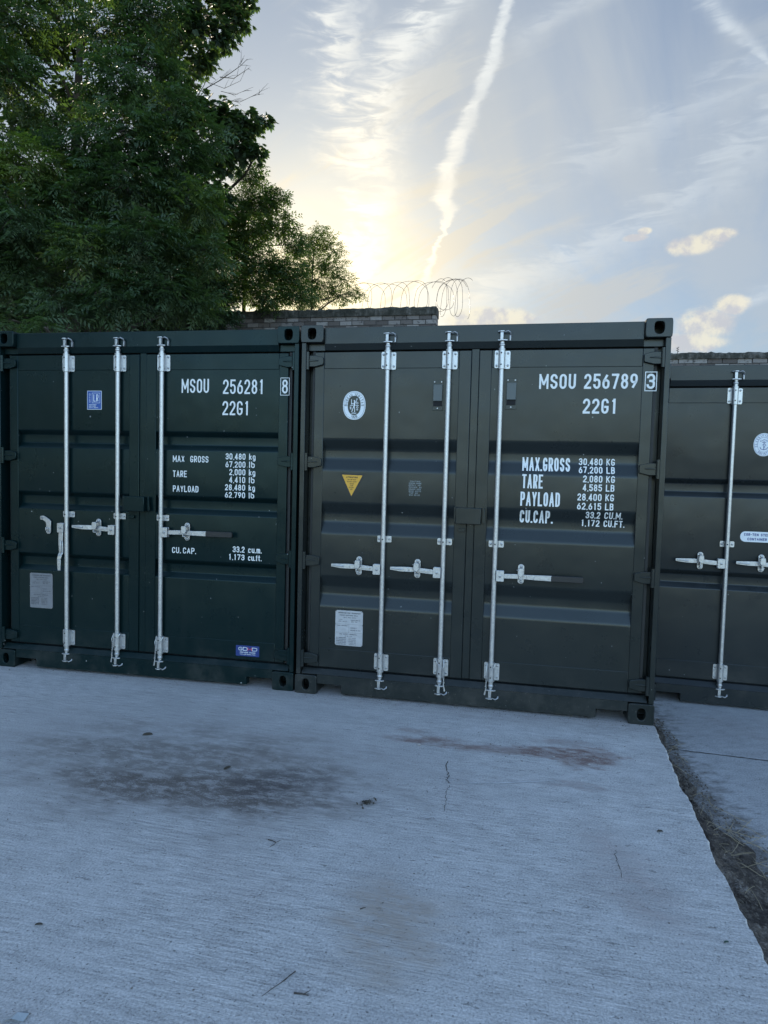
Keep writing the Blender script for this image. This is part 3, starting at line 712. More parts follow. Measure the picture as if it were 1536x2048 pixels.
# ------------------------------------------------------------------ shipping container
H, W, D = 2.6055, 2.438, 6.06
DY = .050                                               # depth of the door face behind the front plane
def container(name, label, loc, yaw, pm, seed, bands, band_style, detail):
    root = empty('shipping_container', loc, yaw)
    tag(root, label, 'container', 'dark green shipping containers parked side by side')
    r = random.Random(seed)
    FB = .1355; FT = .118
    # --- corner castings
    for sx in (0, 1):
        for top in (0, 1):
            for back in (0, 1):
                z0, z1 = (H - FT, H) if top else (0, FB)
                x0, x1 = (0, .162) if sx == 0 else (W - .162, W)
                N = 40
                cx = x0 + .080 if sx == 0 else x1 - .080; cz = (z0 + z1) / 2
                hw, hh_ = (.030, .038) if top else (.026, .040)
                outer = []; inner = []
                ro = .012
                for i in range(N):
                    a = 2 * PI * (i + .5) / N; ca, sa = math.cos(a), math.sin(a)
                    # outer rounded rectangle by ray casting
                    hx0, hx1, hz0, hz1 = x0 - cx, x1 - cx, z0 - cz, z1 - cz
                    tx = (hx1 if ca > 0 else hx0) / ca if abs(ca) > 1e-6 else 1e9
                    tz = (hz1 if sa > 0 else hz0) / sa if abs(sa) > 1e-6 else 1e9
                    t = min(tx, tz); outer.append([cx + ca * t, cz + sa * t])
                    # stadium hole; the upper castings have a flatter top
                    e = 3.5 if (top and sa > 0) else 2.4
                    q = (abs(ca) / hw) ** e + (abs(sa) / hh_) ** e; q = q ** (-1 / e)
                    inner.append((cx + ca * q, cz + sa * q))
                # snap the nearest sample to each corner so the outline is square, then round the outer top corner
                for X_, Z_ in ((x0, z0), (x1, z0), (x0, z1), (x1, z1)):
                    k = min(range(N), key=lambda i: (outer[i][0] - X_) ** 2 + (outer[i][1] - Z_) ** 2); rr = .010
                    outer[k] = [X_ + (rr * .3 if X_ == x0 else -rr * .3), Z_ + (rr * .3 if Z_ == z0 else -rr * .3)]
                ya, yb = (0, .178) if not back else (D, D - .178)
                s_ = 1 if not back else -1
                mb = MB()
                V = [(p[0], ya, p[1]) for p in outer] + [(p[0], ya, p[1]) for p in inner] + [(p[0], ya + s_ * .045, p[1]) for p in inner] + \
                    [(p[0], yb, p[1]) for p in outer]
                Fc = []
                for i in range(N):
                    j = (i + 1) % N
                    Fc += [(i, j, N + j, N + i), (N + i, N + j, 2 * N + j, 2 * N + i), (i, 3 * N + i, 3 * N + j, j)]
                Fc.append(tuple(range(3 * N, 4 * N)))
                mb.add(V, Fc)
                # hollow inside
                i0 = len(mb.v)
                cb = [(cx - .05, ya + s_ * .045, cz - .045), (cx + .05, ya + s_ * .045, cz - .045), (cx + .05, ya + s_ * .045, cz + .045), (cx - .05, ya + s_ * .045, cz + .045)]
                cb2 = [(a, ya + s_ * .15, c) for a, _, c in cb]
                mb.add(cb + cb2, [(0, 1, 5, 4), (1, 2, 6, 5), (2, 3, 7, 6), (3, 0, 4, 7), (4, 5, 6, 7)])
                mb.build('corner_fitting', pm, root, bevel=.0035)
    # --- posts
    for sx in (0, 1):
        X = lambda a, b_: (a, b_) if sx == 0 else (W - b_, W - a)
        a, b_ = X(.004, .037)
        mb = MB(); mb.box(a, b_, .012, .16, FB + .0005, H - FT - .0005)
        a2, b2 = X(.0375, .07); mb.box(a2, b2, .115, .16, FB + .0005, H - FT - .0005)
        mb.build('corner_post', pm, root, bevel=.003)
    # --- header and sill
    hp = [(.034, H - .012), (.034, 2.483), (.049, 2.438), (.12, 2.438), (.12, H - .012)]
    mb = MB().prism(hp, 'x', .1625, W - .1625)
    mb.box(.0375, .162, .060, .12, 2.438, H - FT - .001).box(W - .162, W - .0375, .060, .12, 2.438, H - FT - .001)
    mb.build('header', pm, root, bevel=.003, sharp=5)
    MB().box(.0705, W - .0705, .112, .122, .156, 2.437).build('inner_lining', M_RUB, root)
    zf = .018; nz_ = .077; n0, n1, n2, n3 = .163, .341, W - .361, W - .163
    prof = [(n0, nz_), (n1, nz_), (n1, zf), (n2, zf), (n2, nz_), (n3, nz_), (n3, .138), (n0, .138)]
    mb = MB()
    mb.add([(n0, .010, nz_), (n1, .010, nz_), (n1, .010, zf), (n2, .010, zf), (n2, .010, nz_), (n3, .010, nz_), (n3, .010, .142), (n0, .010, .142)]
           + [(n0, .07, nz_), (n1, .07, nz_), (n1, .07, zf), (n2, .07, zf), (n2, .07, nz_), (n3, .07, nz_), (n3, .07, .142), (n0, .07, .142)],
           [(0, 1, 4, 5, 6, 7), (1, 2, 3, 4)] + [(i, i + 8, (i + 1) % 8 + 8, (i + 1) % 8) for i in (0, 1, 2, 3, 4, 5)])
    mb.prism([(.0105, .1425), (.050, .178), (.065, .178), (.065, .1425)], 'x', .045, W - .045)
    mb.build('sill', pm, root, bevel=.0025)
    # --- doors
    def surf(x, z):
        inp = (.16 < x < 1.104) or (1.322 < x < 2.276)
        y = DY + (.004 if inp else 0)
        if inp:
            for zt in bands:
                a, b_, c, d = [zt - t for t in band_style[:4]]; dep = band_style[4]
                if d <= z <= a:
                    if z > b_: y += dep * (a - z) / (a - b_)
                    elif z > c: y += dep
                    else: y += dep * (z - d) / (c - d)
        return y
    for side in (0, 1):
        xl, pl, pr, xr = ((.090, .16, 1.104, 1.186) if side == 0 else (1.240, 1.322, 2.276, 2.346))
        dr = empty_part('door', root)
        mb = MB()
        zt, zb = 2.428, .190
        mb.box(xl, pl, DY, DY + .05, zb, zt); mb.box(pr, xr, DY, DY + .05, zb, zt)
        mb.box(pl, pr, DY + .0005, DY + .05, 2.312, zt); mb.box(pl, pr, DY + .0005, DY + .05, zb, .328)
        mb.build('door_frame', pm, dr, bevel=.0035)
        # pressed panel
        zs = [2.318]
        for zt_ in bands:
            zs += [zt_ - t for t in band_style[:4]]
        zs += [.322]
        pts = []
        for i, z in enumerate(zs):
            pts.append((surf((pl + pr) / 2, z) if 0 < i < len(zs) - 1 else DY + .004, z))
        # densify and round the bends a little
        Q = []
        for i, (y, z) in enumerate(pts):
            if 0 < i < len(pts) - 1:
                (ya, za), (yb, zb_) = pts[i - 1], pts[i + 1]
                la = math.hypot(y - ya, z - za); lb = math.hypot(yb - y, zb_ - z); rr = band_style[5]
                for k in range(5):
                    t = k / 4
                    A = (y + (ya - y) * min(rr / la, .45), z + (za - z) * min(rr / la, .45)); B = (y + (yb - y) * min(rr / lb, .45), z + (zb_ - z) * min(rr / lb, .45))
                    Q.append(((1 - t) ** 2 * A[0] + 2 * t * (1 - t) * y + t * t * B[0], (1 - t) ** 2 * A[1] + 2 * t * (1 - t) * z + t * t * B[1]))
            else: Q.append((y, z))
        mb = MB(); xs = np.linspace(pl, pr, 2)
        for y, z in Q:
            for x in xs: mb.v.append((x, y, z))
        for i in range(len(Q) - 1): mb.f.append((2 * i, 2 * i + 2, 2 * i + 3, 2 * i + 1))
        mb.build('door_panel', pm, dr, smooth=60)
        # rubber seal and the lapping strip down the closing edge
    mb = MB().box(1.186, 1.240, DY + .008, DY + .03, .188, 2.44); mb.build('seal_strip', M_RUB if False else pm, root, bevel=.004)
    for a, b_ in ((.0705, .0895), (W - .0915, W - .0705)): MB().box(a, b_, DY + .022, DY + .045, .185, 2.435).build('edge_seal', M_RUB, root)
    # --- hinges
    for sx in (0, 1):
        for zc in (2.364, 1.658, .958, .252):
            mb = MB()
            t = [(.036, -.040), (.100, -.040), (.155, -.026), (.158, -.018), (.158, .020), (.150, .027), (.100, .038), (.036, .038)]
            P_ = [(x if sx == 0 else W - x, zc + z) for x, z in t]
            mb.prism(P_, 'y', .026, .0495)
            rib = [(.036, -.008), (.125, -.004), (.125, .002), (.036, .008)]
            mb.prism([(x if sx == 0 else W - x, zc + z + .002) for x, z in rib], 'y', .020, .026)
            xx = .046 if sx == 0 else W - .046
            mb.build('hinge', pm, root, bevel=.003)
            o = MB().lathe_z(xx if sx == 0 else xx, .022, [(.0005, zc - .062), (.0125, zc - .061), (.0125, zc + .061), (.0005, zc + .062)], 12).build('hinge_pin', pm, root, smooth=40)
    # --- box of the container: corrugated sides, roof, end
    def corr(n, a0, a1, dep, per=.278):
        out = []; a = a0
        while a < a1 - 1e-6:
            for da, d in ((0, 0), (.07, 0), (.138, dep), (.209, dep)):
                if a + da < a1: out.append((a + da, d))
            a += per
        out.append((a1, 0)); return out
    for sx in (0, 1):
        mb = MB()
        for a, d in corr(0, .16, D - .178, .036):
            x = .012 + d if sx == 0 else W - .012 - d
            mb.v += [(x, a, .16), (x, a, H - .08)]
        n = len(mb.v) // 2
        mb.f += [(2 * i, 2 * i + 1, 2 * i + 3, 2 * i + 2) for i in range(n - 1)]
        mb.build('side_wall', pm, root)
        x0, x1 = (.004, .064) if sx == 0 else (W - .064, W - .004)
        MB().box(x0, x1, .1785, D - .1785, H - .075, H - .008).build('top_rail', pm, root, bevel=.003)
        MB().box(x0, x1, .1785, D - .1785, .012, .165).build('bottom_rail', pm, root, bevel=.003)
    mb = MB()
    for a, d in corr(0, .125, D - .12, .02, .209 * 1.33): mb.v += [(.064, a, H - .03 - d), (W - .064, a, H - .03 - d)]
    n = len(mb.v) // 2; mb.f += [(2 * i, 2 * i + 1, 2 * i + 3, 2 * i + 2) for i in range(n - 1)]
    mb.build('roof', pm, root)
    mb = MB()
    for a, d in corr(0, .06, W - .06, .04, .25): mb.v += [(a, D - .02 - d, .14), (a, D - .02 - d, H - .1)]
    n = len(mb.v) // 2; mb.f += [(2 * i, 2 * i + 1, 2 * i + 3, 2 * i + 2) for i in range(n - 1)]
    mb.build('end_wall', pm, root)
    for a, b_ in ((H - .12, H - .004), (.01, .15)): MB().box(.1625, W - .1625, D - .08, D - .004, a, b_).build('end_rail', pm, root)
    MB().box(.064, W - .064, .125, D - .13, .12, .155).build('floor', M_RUB, root)
    # --- lock rods
    def bracket(x, z0, z1, L=.047, Rr=.055, cable=False, two_left=True):
        mb = MB()
        mb.prism(rrect(x - L, x - .018, z0 + .008, z1 - .004, .009), 'y', DY - .006, DY - .0005)
        mb.prism(rrect(x + .018, x + Rr, z0 + .002, z1 - .008, .009), 'y', DY - .006, DY - .0005)
        zc0, zc1 = z0 - .004, z1 + .004
        mb.tube([(x, .026, zc0), (x, .026, zc0 + .002), (x, .026, zc0 + .008), (x, .026, zc0 + .0085), (x, .026, zc1 - .0085), (x, .026, zc1 - .008), (x, .026, zc1 - .002), (x, .026, zc1)],
                [.019, .0245, .0245, .0225, .0225, .0245, .0245, .019], 20)
        mb.box(x - .0225, x + .0225, .027, DY - .0008, z0 + .004, z1 - .004)
        o = mb.build('rod_bracket', M_ZINC, None, smooth=35)
        out = [o]
        for bx in (x - .034, x + .040):
            for bz in (z0 + .024, z1 - .024):
                out.append(MB().tube([(bx, DY - .006, bz), (bx, DY - .0115, bz), (bx, DY - .013, bz)], [.0075, .0075, .005], 8).build('bolt', M_BOLT, None, smooth=35))
        for bz in (z0 + .026, z1 - .026): out.append(MB().tube([(x - .003, .0025, bz), (x - .003, .0008, bz)], .0050, 8).build('grease_hole', M_HOLE, None))
        return out
    def cam_end(x, z, up, flip):
        """forked cam at the end of a rod; z where the tube ends"""
        s_ = 1 if up else -1; mb = MB(); q = r.uniform(-.004, .004)
        mb.tube([(x, .025, z - s_ * .05), (x, .025, z), (x, .025, z + s_ * .002), (x, .025, z + s_ * .012), (x, .025, z + s_ * .014), (x, .025, z + s_ * .03)], [.0165, .0165, .0195, .0195, .015, .015], 14)
        f = -1 if flip else 1
        za = z + s_ * .034
        pl1 = [(x - .030 * f, .004), (x - .010 * f, -.004), (x + .020 * f, -.003), (x + .034 * f, .006), (x + .036 * f, .018), (x + .016 * f, .030), (x - .016 * f, .038), (x - .026 * f, .020)]
        if f < 0: pl1 = pl1[::-1]
        mb.prism(pl1, 'z', za - .004, za + .004)
        pl2 = [(x - .032 * f, .010), (x - .012 * f, -.004 + q), (x + .012 * f, -.002), (x + .014 * f, .022), (x - .018 * f, .032)]
        if f < 0: pl2 = pl2[::-1]
        mb.prism(pl2, 'z', za + s_ * .058 - .004, za + s_ * .058 + .004)
        mb.prism([(x - .014, .004), (x + .006, .001), (x + .008, .020), (x - .010, .026)], 'z', min(za, za + s_ * .056) + .004, max(za, za + s_ * .056) - .004 + .0)
        return mb.build('cam', M_ZINC, None, bevel=.0018)
    def keeper(x, z, up, flip):
        s_ = 1 if up else -1; f = -1 if flip else 1; mb = MB(); za = z + s_ * .036
        pts = [(x + .010 * f, .006, za + s_ * .050), (x + .036 * f, -.002, za + s_ * .056), (x + .050 * f, .008, za + s_ * .048), (x + .054 * f, .020, za + s_ * .03), (x + .050 * f, .028, za + s_ * .008)]
        mb.tube(pts, [.004, .0055, .006, .006, .006], 8)
        mb.box(min(x + .046 * f, x + .056 * f), max(x + .046 * f, x + .056 * f), .015, .045, za - .004 + min(0, s_ * .03), za + .004 + max(0, s_ * .03))
        return mb.build('cam_keeper', M_BOLT, root, bevel=.0015)
    def guide(x, z, L=.045, Rr=.055):
        mb = MB(); hgt = .022
        mb.prism(rrect(x - L, x - .014, z - hgt, z + hgt, .007), 'y', DY - .005, DY - .0005)
        mb.prism(rrect(x + .014, x + Rr, z - hgt, z + hgt, .007), 'y', DY - .005, DY - .0005)
        mb.tube([(x, .026, z - hgt), (x, .026, z + hgt)], .0205, 18); mb.box(x - .0205, x + .0205, .027, DY - .0008, z - hgt + .001, z + hgt - .001)
        o = mb.build('rod_guide', M_ZINC, None, smooth=35)
        b2 = [MB().tube([(bx, DY - .005, z), (bx, DY - .011, z), (bx, DY - .0125, z)], [.008, .008, .005], 8).build('bolt', M_BOLT, None, smooth=35) for bx in (x - .033, x + .040)]
        b3 = MB().tube([(x - .002, .0065, z), (x - .002, .0042, z)], .0052, 8)
        return [o] + b2 + [b3.build('grease_hole', M_HOLE, None)]
    zg = detail['guide']; zh = detail['hub']
    for (x, side, kind, cable) in detail['rods']:
        rod = MB().tube([(x, .025, .19), (x, .025, 2.40)], .0165, 20).build('lock_rod', M_ZINC, root, smooth=35)
        subs = bracket(x, 2.300, 2.428) + bracket(x, .198, .324) + guide(x, zg)
        subs += [cam_end(x, 2.450, True, False), cam_end(x, .172, False, False)]
        keeper(x, 2.450, True, False); keeper(x, .172, False, False)
        # hub: a folded plate hugging the rod
        mb = MB(); sg = side
        xa, xb = (x - .064, x - .012) if sg < 0 else (x + .012, x + .064)
        mb.prism(rrect(xa, xb, zh - .036, zh + .036, .006), 'y', -.002, .004)
        mb.prism(rrect(xa, xb, zh - .036, zh + .036, .006), 'y', .026, .031)
        mb.box(xa + .004, xb - .004, .004, .026, zh + .028, zh + .033)
        hub = mb.build('handle_hub', M_ZINC, None, bevel=.0015)
        xc = (xa + xb) / 2
        bt = MB().tube([(xc, -.002, zh), (xc, -.008, zh), (xc, -.009, zh)], [.009, .009, .006], 8).build('pivot_bolt', M_BOLT, None, smooth=35)
        subs += [hub, bt]
        mb = MB()
        if kind == 'open':          # hangs down beside the rod
            pts = [(x - .042, .012, zh - .030), (x - .044, .012, zh - .11), (x - .040, .012, zh - .19), (x - .046, .004, zh - .215), (x - .052, .001, zh - .245), (x - .050, .001, zh - .33)]
            wds = [.018, .019, .018, .017, .015, .012]
            for th0, th1 in ((.012, .018),):
                lf = [(p[0] - w_, p[2]) for p, w_ in zip(pts, wds)]; rg = [(p[0] + w_, p[2]) for p, w_ in zip(pts, wds)]
                P_ = lf + rg[::-1]
                V = [(a, .010, c) for a, c in P_] + [(a, .018, c) for a, c in P_]
                n = len(pts)
                for i in range(n - 1):
                    ya = pts[i][1]; yb = pts[i + 1][1]
                    mb.add([(lf[i][0], ya, lf[i][1]), (rg[i][0], ya, rg[i][1]), (rg[i + 1][0], yb, rg[i + 1][1]), (lf[i + 1][0], yb, lf[i + 1][1]),
                            (lf[i][0], ya + .008, lf[i][1]), (rg[i][0], ya + .008, rg[i][1]), (rg[i + 1][0], yb + .008, rg[i + 1][1]), (lf[i + 1][0], yb + .008, lf[i + 1][1])],
                           [(3, 2, 1, 0), (4, 5, 6, 7), (0, 1, 5, 4), (1, 2, 6, 5), (2, 3, 7, 6), (3, 0, 4, 7)])
            mb.box(x - .050, x - .036, .002, .0115, zh - .20, zh - .10)
        else:
            tipx = -.362 if sg < 0 else .36
            if kind == 'plain':
                pts = [(x - .06, .010, zh + .002), (x - .12, .010, zh + .006), (x - .19, .008, zh + .012), (x - .23, -.002, zh + .013), (x - .29, -.006, zh + .013), (x + tipx, -.008, zh + .016)]
                wds = [.016, .017, .015, .017, .016, .010]
            else:
                pts = [(x + .06, .010, zh + .0), (x + .16, .008, zh + .003), (x + .21, .002, zh + .002), (x + .26, -.002, zh + .002), (x + .375, -.002, zh + .002)]
                wds = [.016, .016, .0155, .017, .0185]
            n = len(pts)
            for i in range(n - 1):
                (xa_, ya, za), (xb_, yb, zb_) = pts[i], pts[i + 1]; wa, wb = wds[i], wds[i + 1]
                V = [(xa_, ya, za - wa), (xb_, yb, zb_ - wb), (xb_, yb, zb_ + wb), (xa_, ya, za + wa)]
                V += [(a, b_ + .009, c) for a, b_, c in V]
                mb.add(V, [(0, 1, 2, 3), (7, 6, 5, 4), (0, 4, 5, 1), (1, 5, 6, 2), (2, 6, 7, 3), (3, 7, 4, 0)])
            if kind == 'plain':      # pressed rib along the lever
                mb.box(x - .20, x - .085, .003, .010, zh + .001, zh + .013)
                mb.tube([(x - .27, -.010, zh + .013), (x + tipx + .012, -.012, zh + .0155)], [.006, .004], 8)
        lev = mb.build('handle', M_ZINC, None, bevel=.002); subs.append(lev)
        if kind == 'grip':
            gp = MB().prism(rrect(x + .370, x + .575, zh - .018, zh + .022, .010), 'y', -.008, .012).build('handle_grip', M_GRIP, None, bevel=.003)
            subs.append(gp)
        if cable:
            mb = MB()
            sg2 = 1 if cable > 0 else -1
            loop = [(x - .028 * sg2, .018, .322), (x - .018 * sg2, .002, .300), (x + .004 * sg2, -.003, .275), (x + .026 * sg2, .0, .262), (x + .031 * sg2, .004, .285), (x + .026 * sg2, .018, .318)]
            mb.tube(loop, .0028, 6)
            mb.tube([(x + .024 * sg2, .000, .264), (x + .031 * sg2, .008, .20), (x + .030 * sg2, .004, .15), (x + .038 * sg2, .006, .105)], [.003, .003, .004, .0065], 6)
            mb.tube([(x + .026 * sg2, -.001, .268), (x + .022 * sg2, .002, .21), (x + .036 * sg2, .004, .16)], .0022, 6)
            subs.append(mb.build('seal_cable', M_ZINC, None, smooth=40))
        for o in subs: o.parent = rod
    # handle catches bolted to the door
    for (cx, cz, style) in detail['catches']:
        c = empty_part('handle_catch', root)
        mb = MB()
        if style == 'bent':
            P_ = [(cx - .074, cz + .055), (cx - .066, cz + .066), (cx - .04, cz + .068), (cx - .020, cz + .058), (cx + .008, cz + .040), (cx + .021, cz + .028), (cx + .021, cz - .058), (cx + .012, cz - .071), (cx - .008, cz - .071), (cx - .020, cz - .058), (cx - .020, cz + .006), (cx - .024, cz + .020), (cx - .050, cz + .036), (cx - .068, cz + .036)]
            mb.prism(P_[::-1], 'y', DY - .012, DY - .004)
            mb.box(cx - .014, cx + .010, DY - .03, DY - .004, cz - .034, cz - .028).box(cx - .014, cx - .008, DY - .03, DY - .004, cz - .045, cz - .020)
            mb.build('catch_plate', M_ZINC, c, bevel=.0015)
            for q, w_ in (((cx - .056, cz + .052), .009), ((cx, cz - .052), .009)): MB().tube([(q[0], DY - .012, q[1]), (q[0], DY - .019, q[1])], w_, 8).build('bolt', M_BOLT, c, smooth=35)
        else:
            mb.prism(rrect(cx - .021, cx + .021, cz - .066, cz + .066, .020, 6), 'y', DY - .012, DY - .004)
            mb.build('catch_plate', M_ZINC, c, bevel=.0015)
            mb = MB()
            # swinging latch over the lever
            mb.prism([(cx - .017, cz + .044), (cx + .013, cz + .044), (cx + .018, cz + .004), (cx + .004, cz - .014), (cx - .012, cz - .010), (cx - .022, cz + .004)][::-1], 'y', -.018, -.012)
            mb.box(cx - .015, cx + .012, -.012, DY - .012, cz + .036, cz + .043)
            mb.box(cx - .012, cx + .010, -.012, DY - .012, cz - .036, cz - .030); mb.box(cx - .012, cx - .006, -.016, DY - .012, cz - .030, cz - .014)
            mb.tube([(cx - .030, .0, cz + .030), (cx - .016, -.004, cz + .030)], .003, 6)
            mb.build('catch_latch', M_ZINC, c, bevel=.0015)
            for q in (cz + .052, cz - .052): MB().tube([(cx + .001, DY - .012, q), (cx + .001, DY - .020, q), (cx + .001, DY - .022, q)], [.0095, .0095, .006], 10).build('bolt', M_BOLT, c, smooth=35)
    # --- lockbox over the closing edge
    lb = empty_part('lock_box', root)
    x0 = detail.get('lockx', 1.10)
    MB().box(x0 + .012, x0 + .182, -.012, .043, 1.262, 1.372).build('box_cover', pm, lb, bevel=.004)
    MB().box(x0, x0 + .0118, .004, .049, 1.270, 1.376).box(x0 + .03, x0 + .075, .030, .0495, 1.205, 1.228).build('box_side', pm, lb, bevel=.002)
    MB().prism([(x0 + .188, 1.275), (x0 + .205, 1.262), (x0 + .214, 1.275), (x0 + .208, 1.30), (x0 + .204, 1.375), (x0 + .188, 1.372)][::-1], 'y', .018, .026).build('box_staple', pm, lb, bevel=.002)
    # --- air vents
    for (vx, vz) in detail.get('vents', []):
        v_ = empty_part('air_vent', root)
        MB().prism(rrect(vx - .036, vx + .036, vz - .103, vz + .103, .004), 'y', DY - .002, DY + .003).build('vent_plate', pm, v_, bevel=.001)
        MB().box(vx - .031, vx + .031, DY - .014, DY - .0025, vz - .040, vz + .072).build('vent_hood', M_VENTL, v_, bevel=.003)
        MB().box(vx - .030, vx + .030, DY - .006, DY - .0025, vz - .074, vz - .041).build('vent_mouth', M_HOLE, v_)
        for q in ((vx - .024, vz + .090), (vx + .024, vz + .090), (vx, vz - .088)): MB().tube([(q[0], DY - .002, q[1]), (q[0], DY - .006, q[1])], .005, 8).build('bolt', M_BOLT, v_)
    # --- lettering
    for nm, lab, items in detail.get('text', []):
        for it in items:
            mb = MB()
            t_, a, b_, z0, z1, st = it
            if t_ == '#box':
                for k, ln in enumerate([[(a, z1), (b_, z1)], [(a, z0), (b_, z0)], [(a + st / 2, z0), (a + st / 2, z1)], [(b_ - st / 2, z0), (b_ - st / 2, z1)]]): stroke_mesh(mb, ln, st, surf, .0014 + .0002 * k)
            else: text_to(mb, t_, a, b_, z0, z1, st, surf, .0018)
            mb.build('painted_frame' if t_ == '#box' else nm, M_WHT, root)
    return root, surf
def empty_part(name, parent):
    o = bpy.data.objects.new(name, None); COL.objects.link(o); o.parent = parent; o.empty_display_size = .05
    return o

flat = lambda x, z: DY + .004
TA = []
st = .0122
TA.append(('lettering', 'white serial number painted across the right door', [('MSOU', 1.525, 1.740, 2.145, 2.247, st), ('256281', 1.849, 2.161, 2.138, 2.242, st), ('8', 2.300, 2.344, 2.142, 2.241, st), ('#box', 2.288, 2.356, 2.130, 2.252, .0038), ('22G1', 1.847, 2.052, 1.985, 2.087, st)]))
s2 = .0070
TA.append(('lettering', 'white weight figures painted on the right door', [
    ('MAX', 1.459, 1.552, 1.636, 1.684, s2), ('GROSS', 1.598, 1.742, 1.636, 1.684, s2), ('30,480', 1.876, 2.030, 1.663, 1.708, s2), ('kg', 2.057, 2.107, 1.663, 1.708, s2),
    ('67,200', 1.876, 2.030, 1.605, 1.650, s2), ('lb', 2.057, 2.101, 1.605, 1.650, s2), ('TARE', 1.460, 1.572, 1.525, 1.573, s2), ('2,000', 1.906, 2.030, 1.549, 1.594, s2), ('kg', 2.057, 2.107, 1.549, 1.594, s2),
    ('4,410', 1.906, 2.030, 1.493, 1.538, s2), ('lb', 2.057, 2.101, 1.493, 1.538, s2), ('PAYLOAD', 1.461, 1.665, 1.415, 1.462, s2), ('28,480', 1.874, 2.030, 1.438, 1.482, s2), ('kg', 2.057, 2.106, 1.438, 1.482, s2),
    ('62,790', 1.874, 2.030, 1.383, 1.426, s2), ('lb', 2.057, 2.100, 1.383, 1.426, s2)]))
TA.append(('lettering', 'white capacity figures painted below the handle', [('CU.', 1.458, 1.528, .956, 1.001, s2), ('CAP.', 1.546, 1.650, .956, 1.001, s2), ('33.2', 1.940, 2.032, .984, 1.028, s2), ('cu.m.', 2.060, 2.163, .984, 1.028, s2),
    ('1,173', 1.908, 2.032, .927, .970, s2), ('cu.ft.', 2.060, 2.163, .927, .970, s2)]))
band_narrow = (0, .034, .098, .135, .036, .006)
band_wide = (0, .068, .135, .215, .036, .014)
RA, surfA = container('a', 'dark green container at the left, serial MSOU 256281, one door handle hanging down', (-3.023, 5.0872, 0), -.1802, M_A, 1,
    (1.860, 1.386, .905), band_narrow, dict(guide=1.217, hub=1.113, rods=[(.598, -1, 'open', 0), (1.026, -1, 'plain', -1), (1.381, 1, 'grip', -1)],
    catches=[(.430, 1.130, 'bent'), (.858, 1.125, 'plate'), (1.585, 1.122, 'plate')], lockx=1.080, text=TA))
TB = []
s3 = .0140
TB.append(('lettering', 'white serial number painted across the right door', [('MSOU', 1.635, 1.868, 2.171, 2.268, s3), ('256789', 1.920, 2.250, 2.171, 2.268, s3), ('3', 2.304, 2.355, 2.170, 2.266, s3), ('#box', 2.293, 2.366, 2.158, 2.277, .005), ('22G1', 1.918, 2.130, 2.011, 2.108, s3)]))
s4 = .0118; s5 = .0072
TB.append(('lettering', 'bold white weight headings down the right door', [('MAX.GROSS', 1.546, 1.855, 1.630, 1.721, s4), ('TARE', 1.548, 1.683, 1.514, 1.607, s4), ('PAYLOAD', 1.541, 1.797, 1.396, 1.490, s4), ('CU.CAP', 1.541, 1.738, 1.281, 1.367, s4), ('.', 1.745, 1.760, 1.281, 1.367, s4)]))
TB.append(('lettering', 'white weight figures painted on the right door', [
    ('30,480', 1.911, 2.060, 1.676, 1.721, s5), ('KG', 2.085, 2.138, 1.676, 1.721, s5), ('67,200', 1.911, 2.060, 1.622, 1.667, s5), ('LB', 2.085, 2.137, 1.622, 1.667, s5),
    ('2,080', 1.939, 2.060, 1.563, 1.608, s5), ('KG', 2.084, 2.138, 1.563, 1.608, s5), ('4,585', 1.939, 2.060, 1.506, 1.551, s5), ('LB', 2.084, 2.137, 1.506, 1.551, s5),
    ('28,400', 1.908, 2.060, 1.443, 1.489, s5), ('KG', 2.084, 2.137, 1.443, 1.489, s5), ('62,615', 1.908, 2.060, 1.384, 1.429, s5), ('LB', 2.084, 2.136, 1.384, 1.429, s5),
    ('33.2', 1.966, 2.058, 1.326, 1.371, s5), ('CU.M.', 2.084, 2.197, 1.326, 1.371, s5), ('1,172', 1.940, 2.058, 1.272, 1.316, s5), ('CU.FT.', 2.084, 2.214, 1.272, 1.316, s5)]))
RB, surfB = container('b', 'grey green container in the middle, serial MSOU 256789, with a yellow triangle sticker', (-.6111, 4.631, 0), -.1961, M_B, 2,
    (1.820, 1.371, .848), band_wide, dict(guide=1.132, hub=.921, rods=[(.617, -1, 'plain', 0), (1.038, -1, 'plain', 1), (1.387, 1, 'grip', -1)],
    catches=[(.446, .936, 'plate'), (.861, .938, 'plate'), (1.562, .938, 'plate')], lockx=1.104, vents=[(.966, 2.128), (1.456, 2.138)], text=TB))
RC, surfC = container('c', 'grey container at the right edge standing on the lower pavement', (1.9954, 5.0561, -.1273), -.2343, M_C, 3,
    (1.735, 1.030), band_narrow, dict(guide=1.248, hub=1.100, rods=[(.617, -1, 'plain', 0), (1.040, -1, 'plain', 0), (1.387, 1, 'grip', -1)],
    catches=[(.438, 1.113, 'plate'), (.861, 1.115, 'plate'), (1.562, 1.115, 'plate')], lockx=1.104))

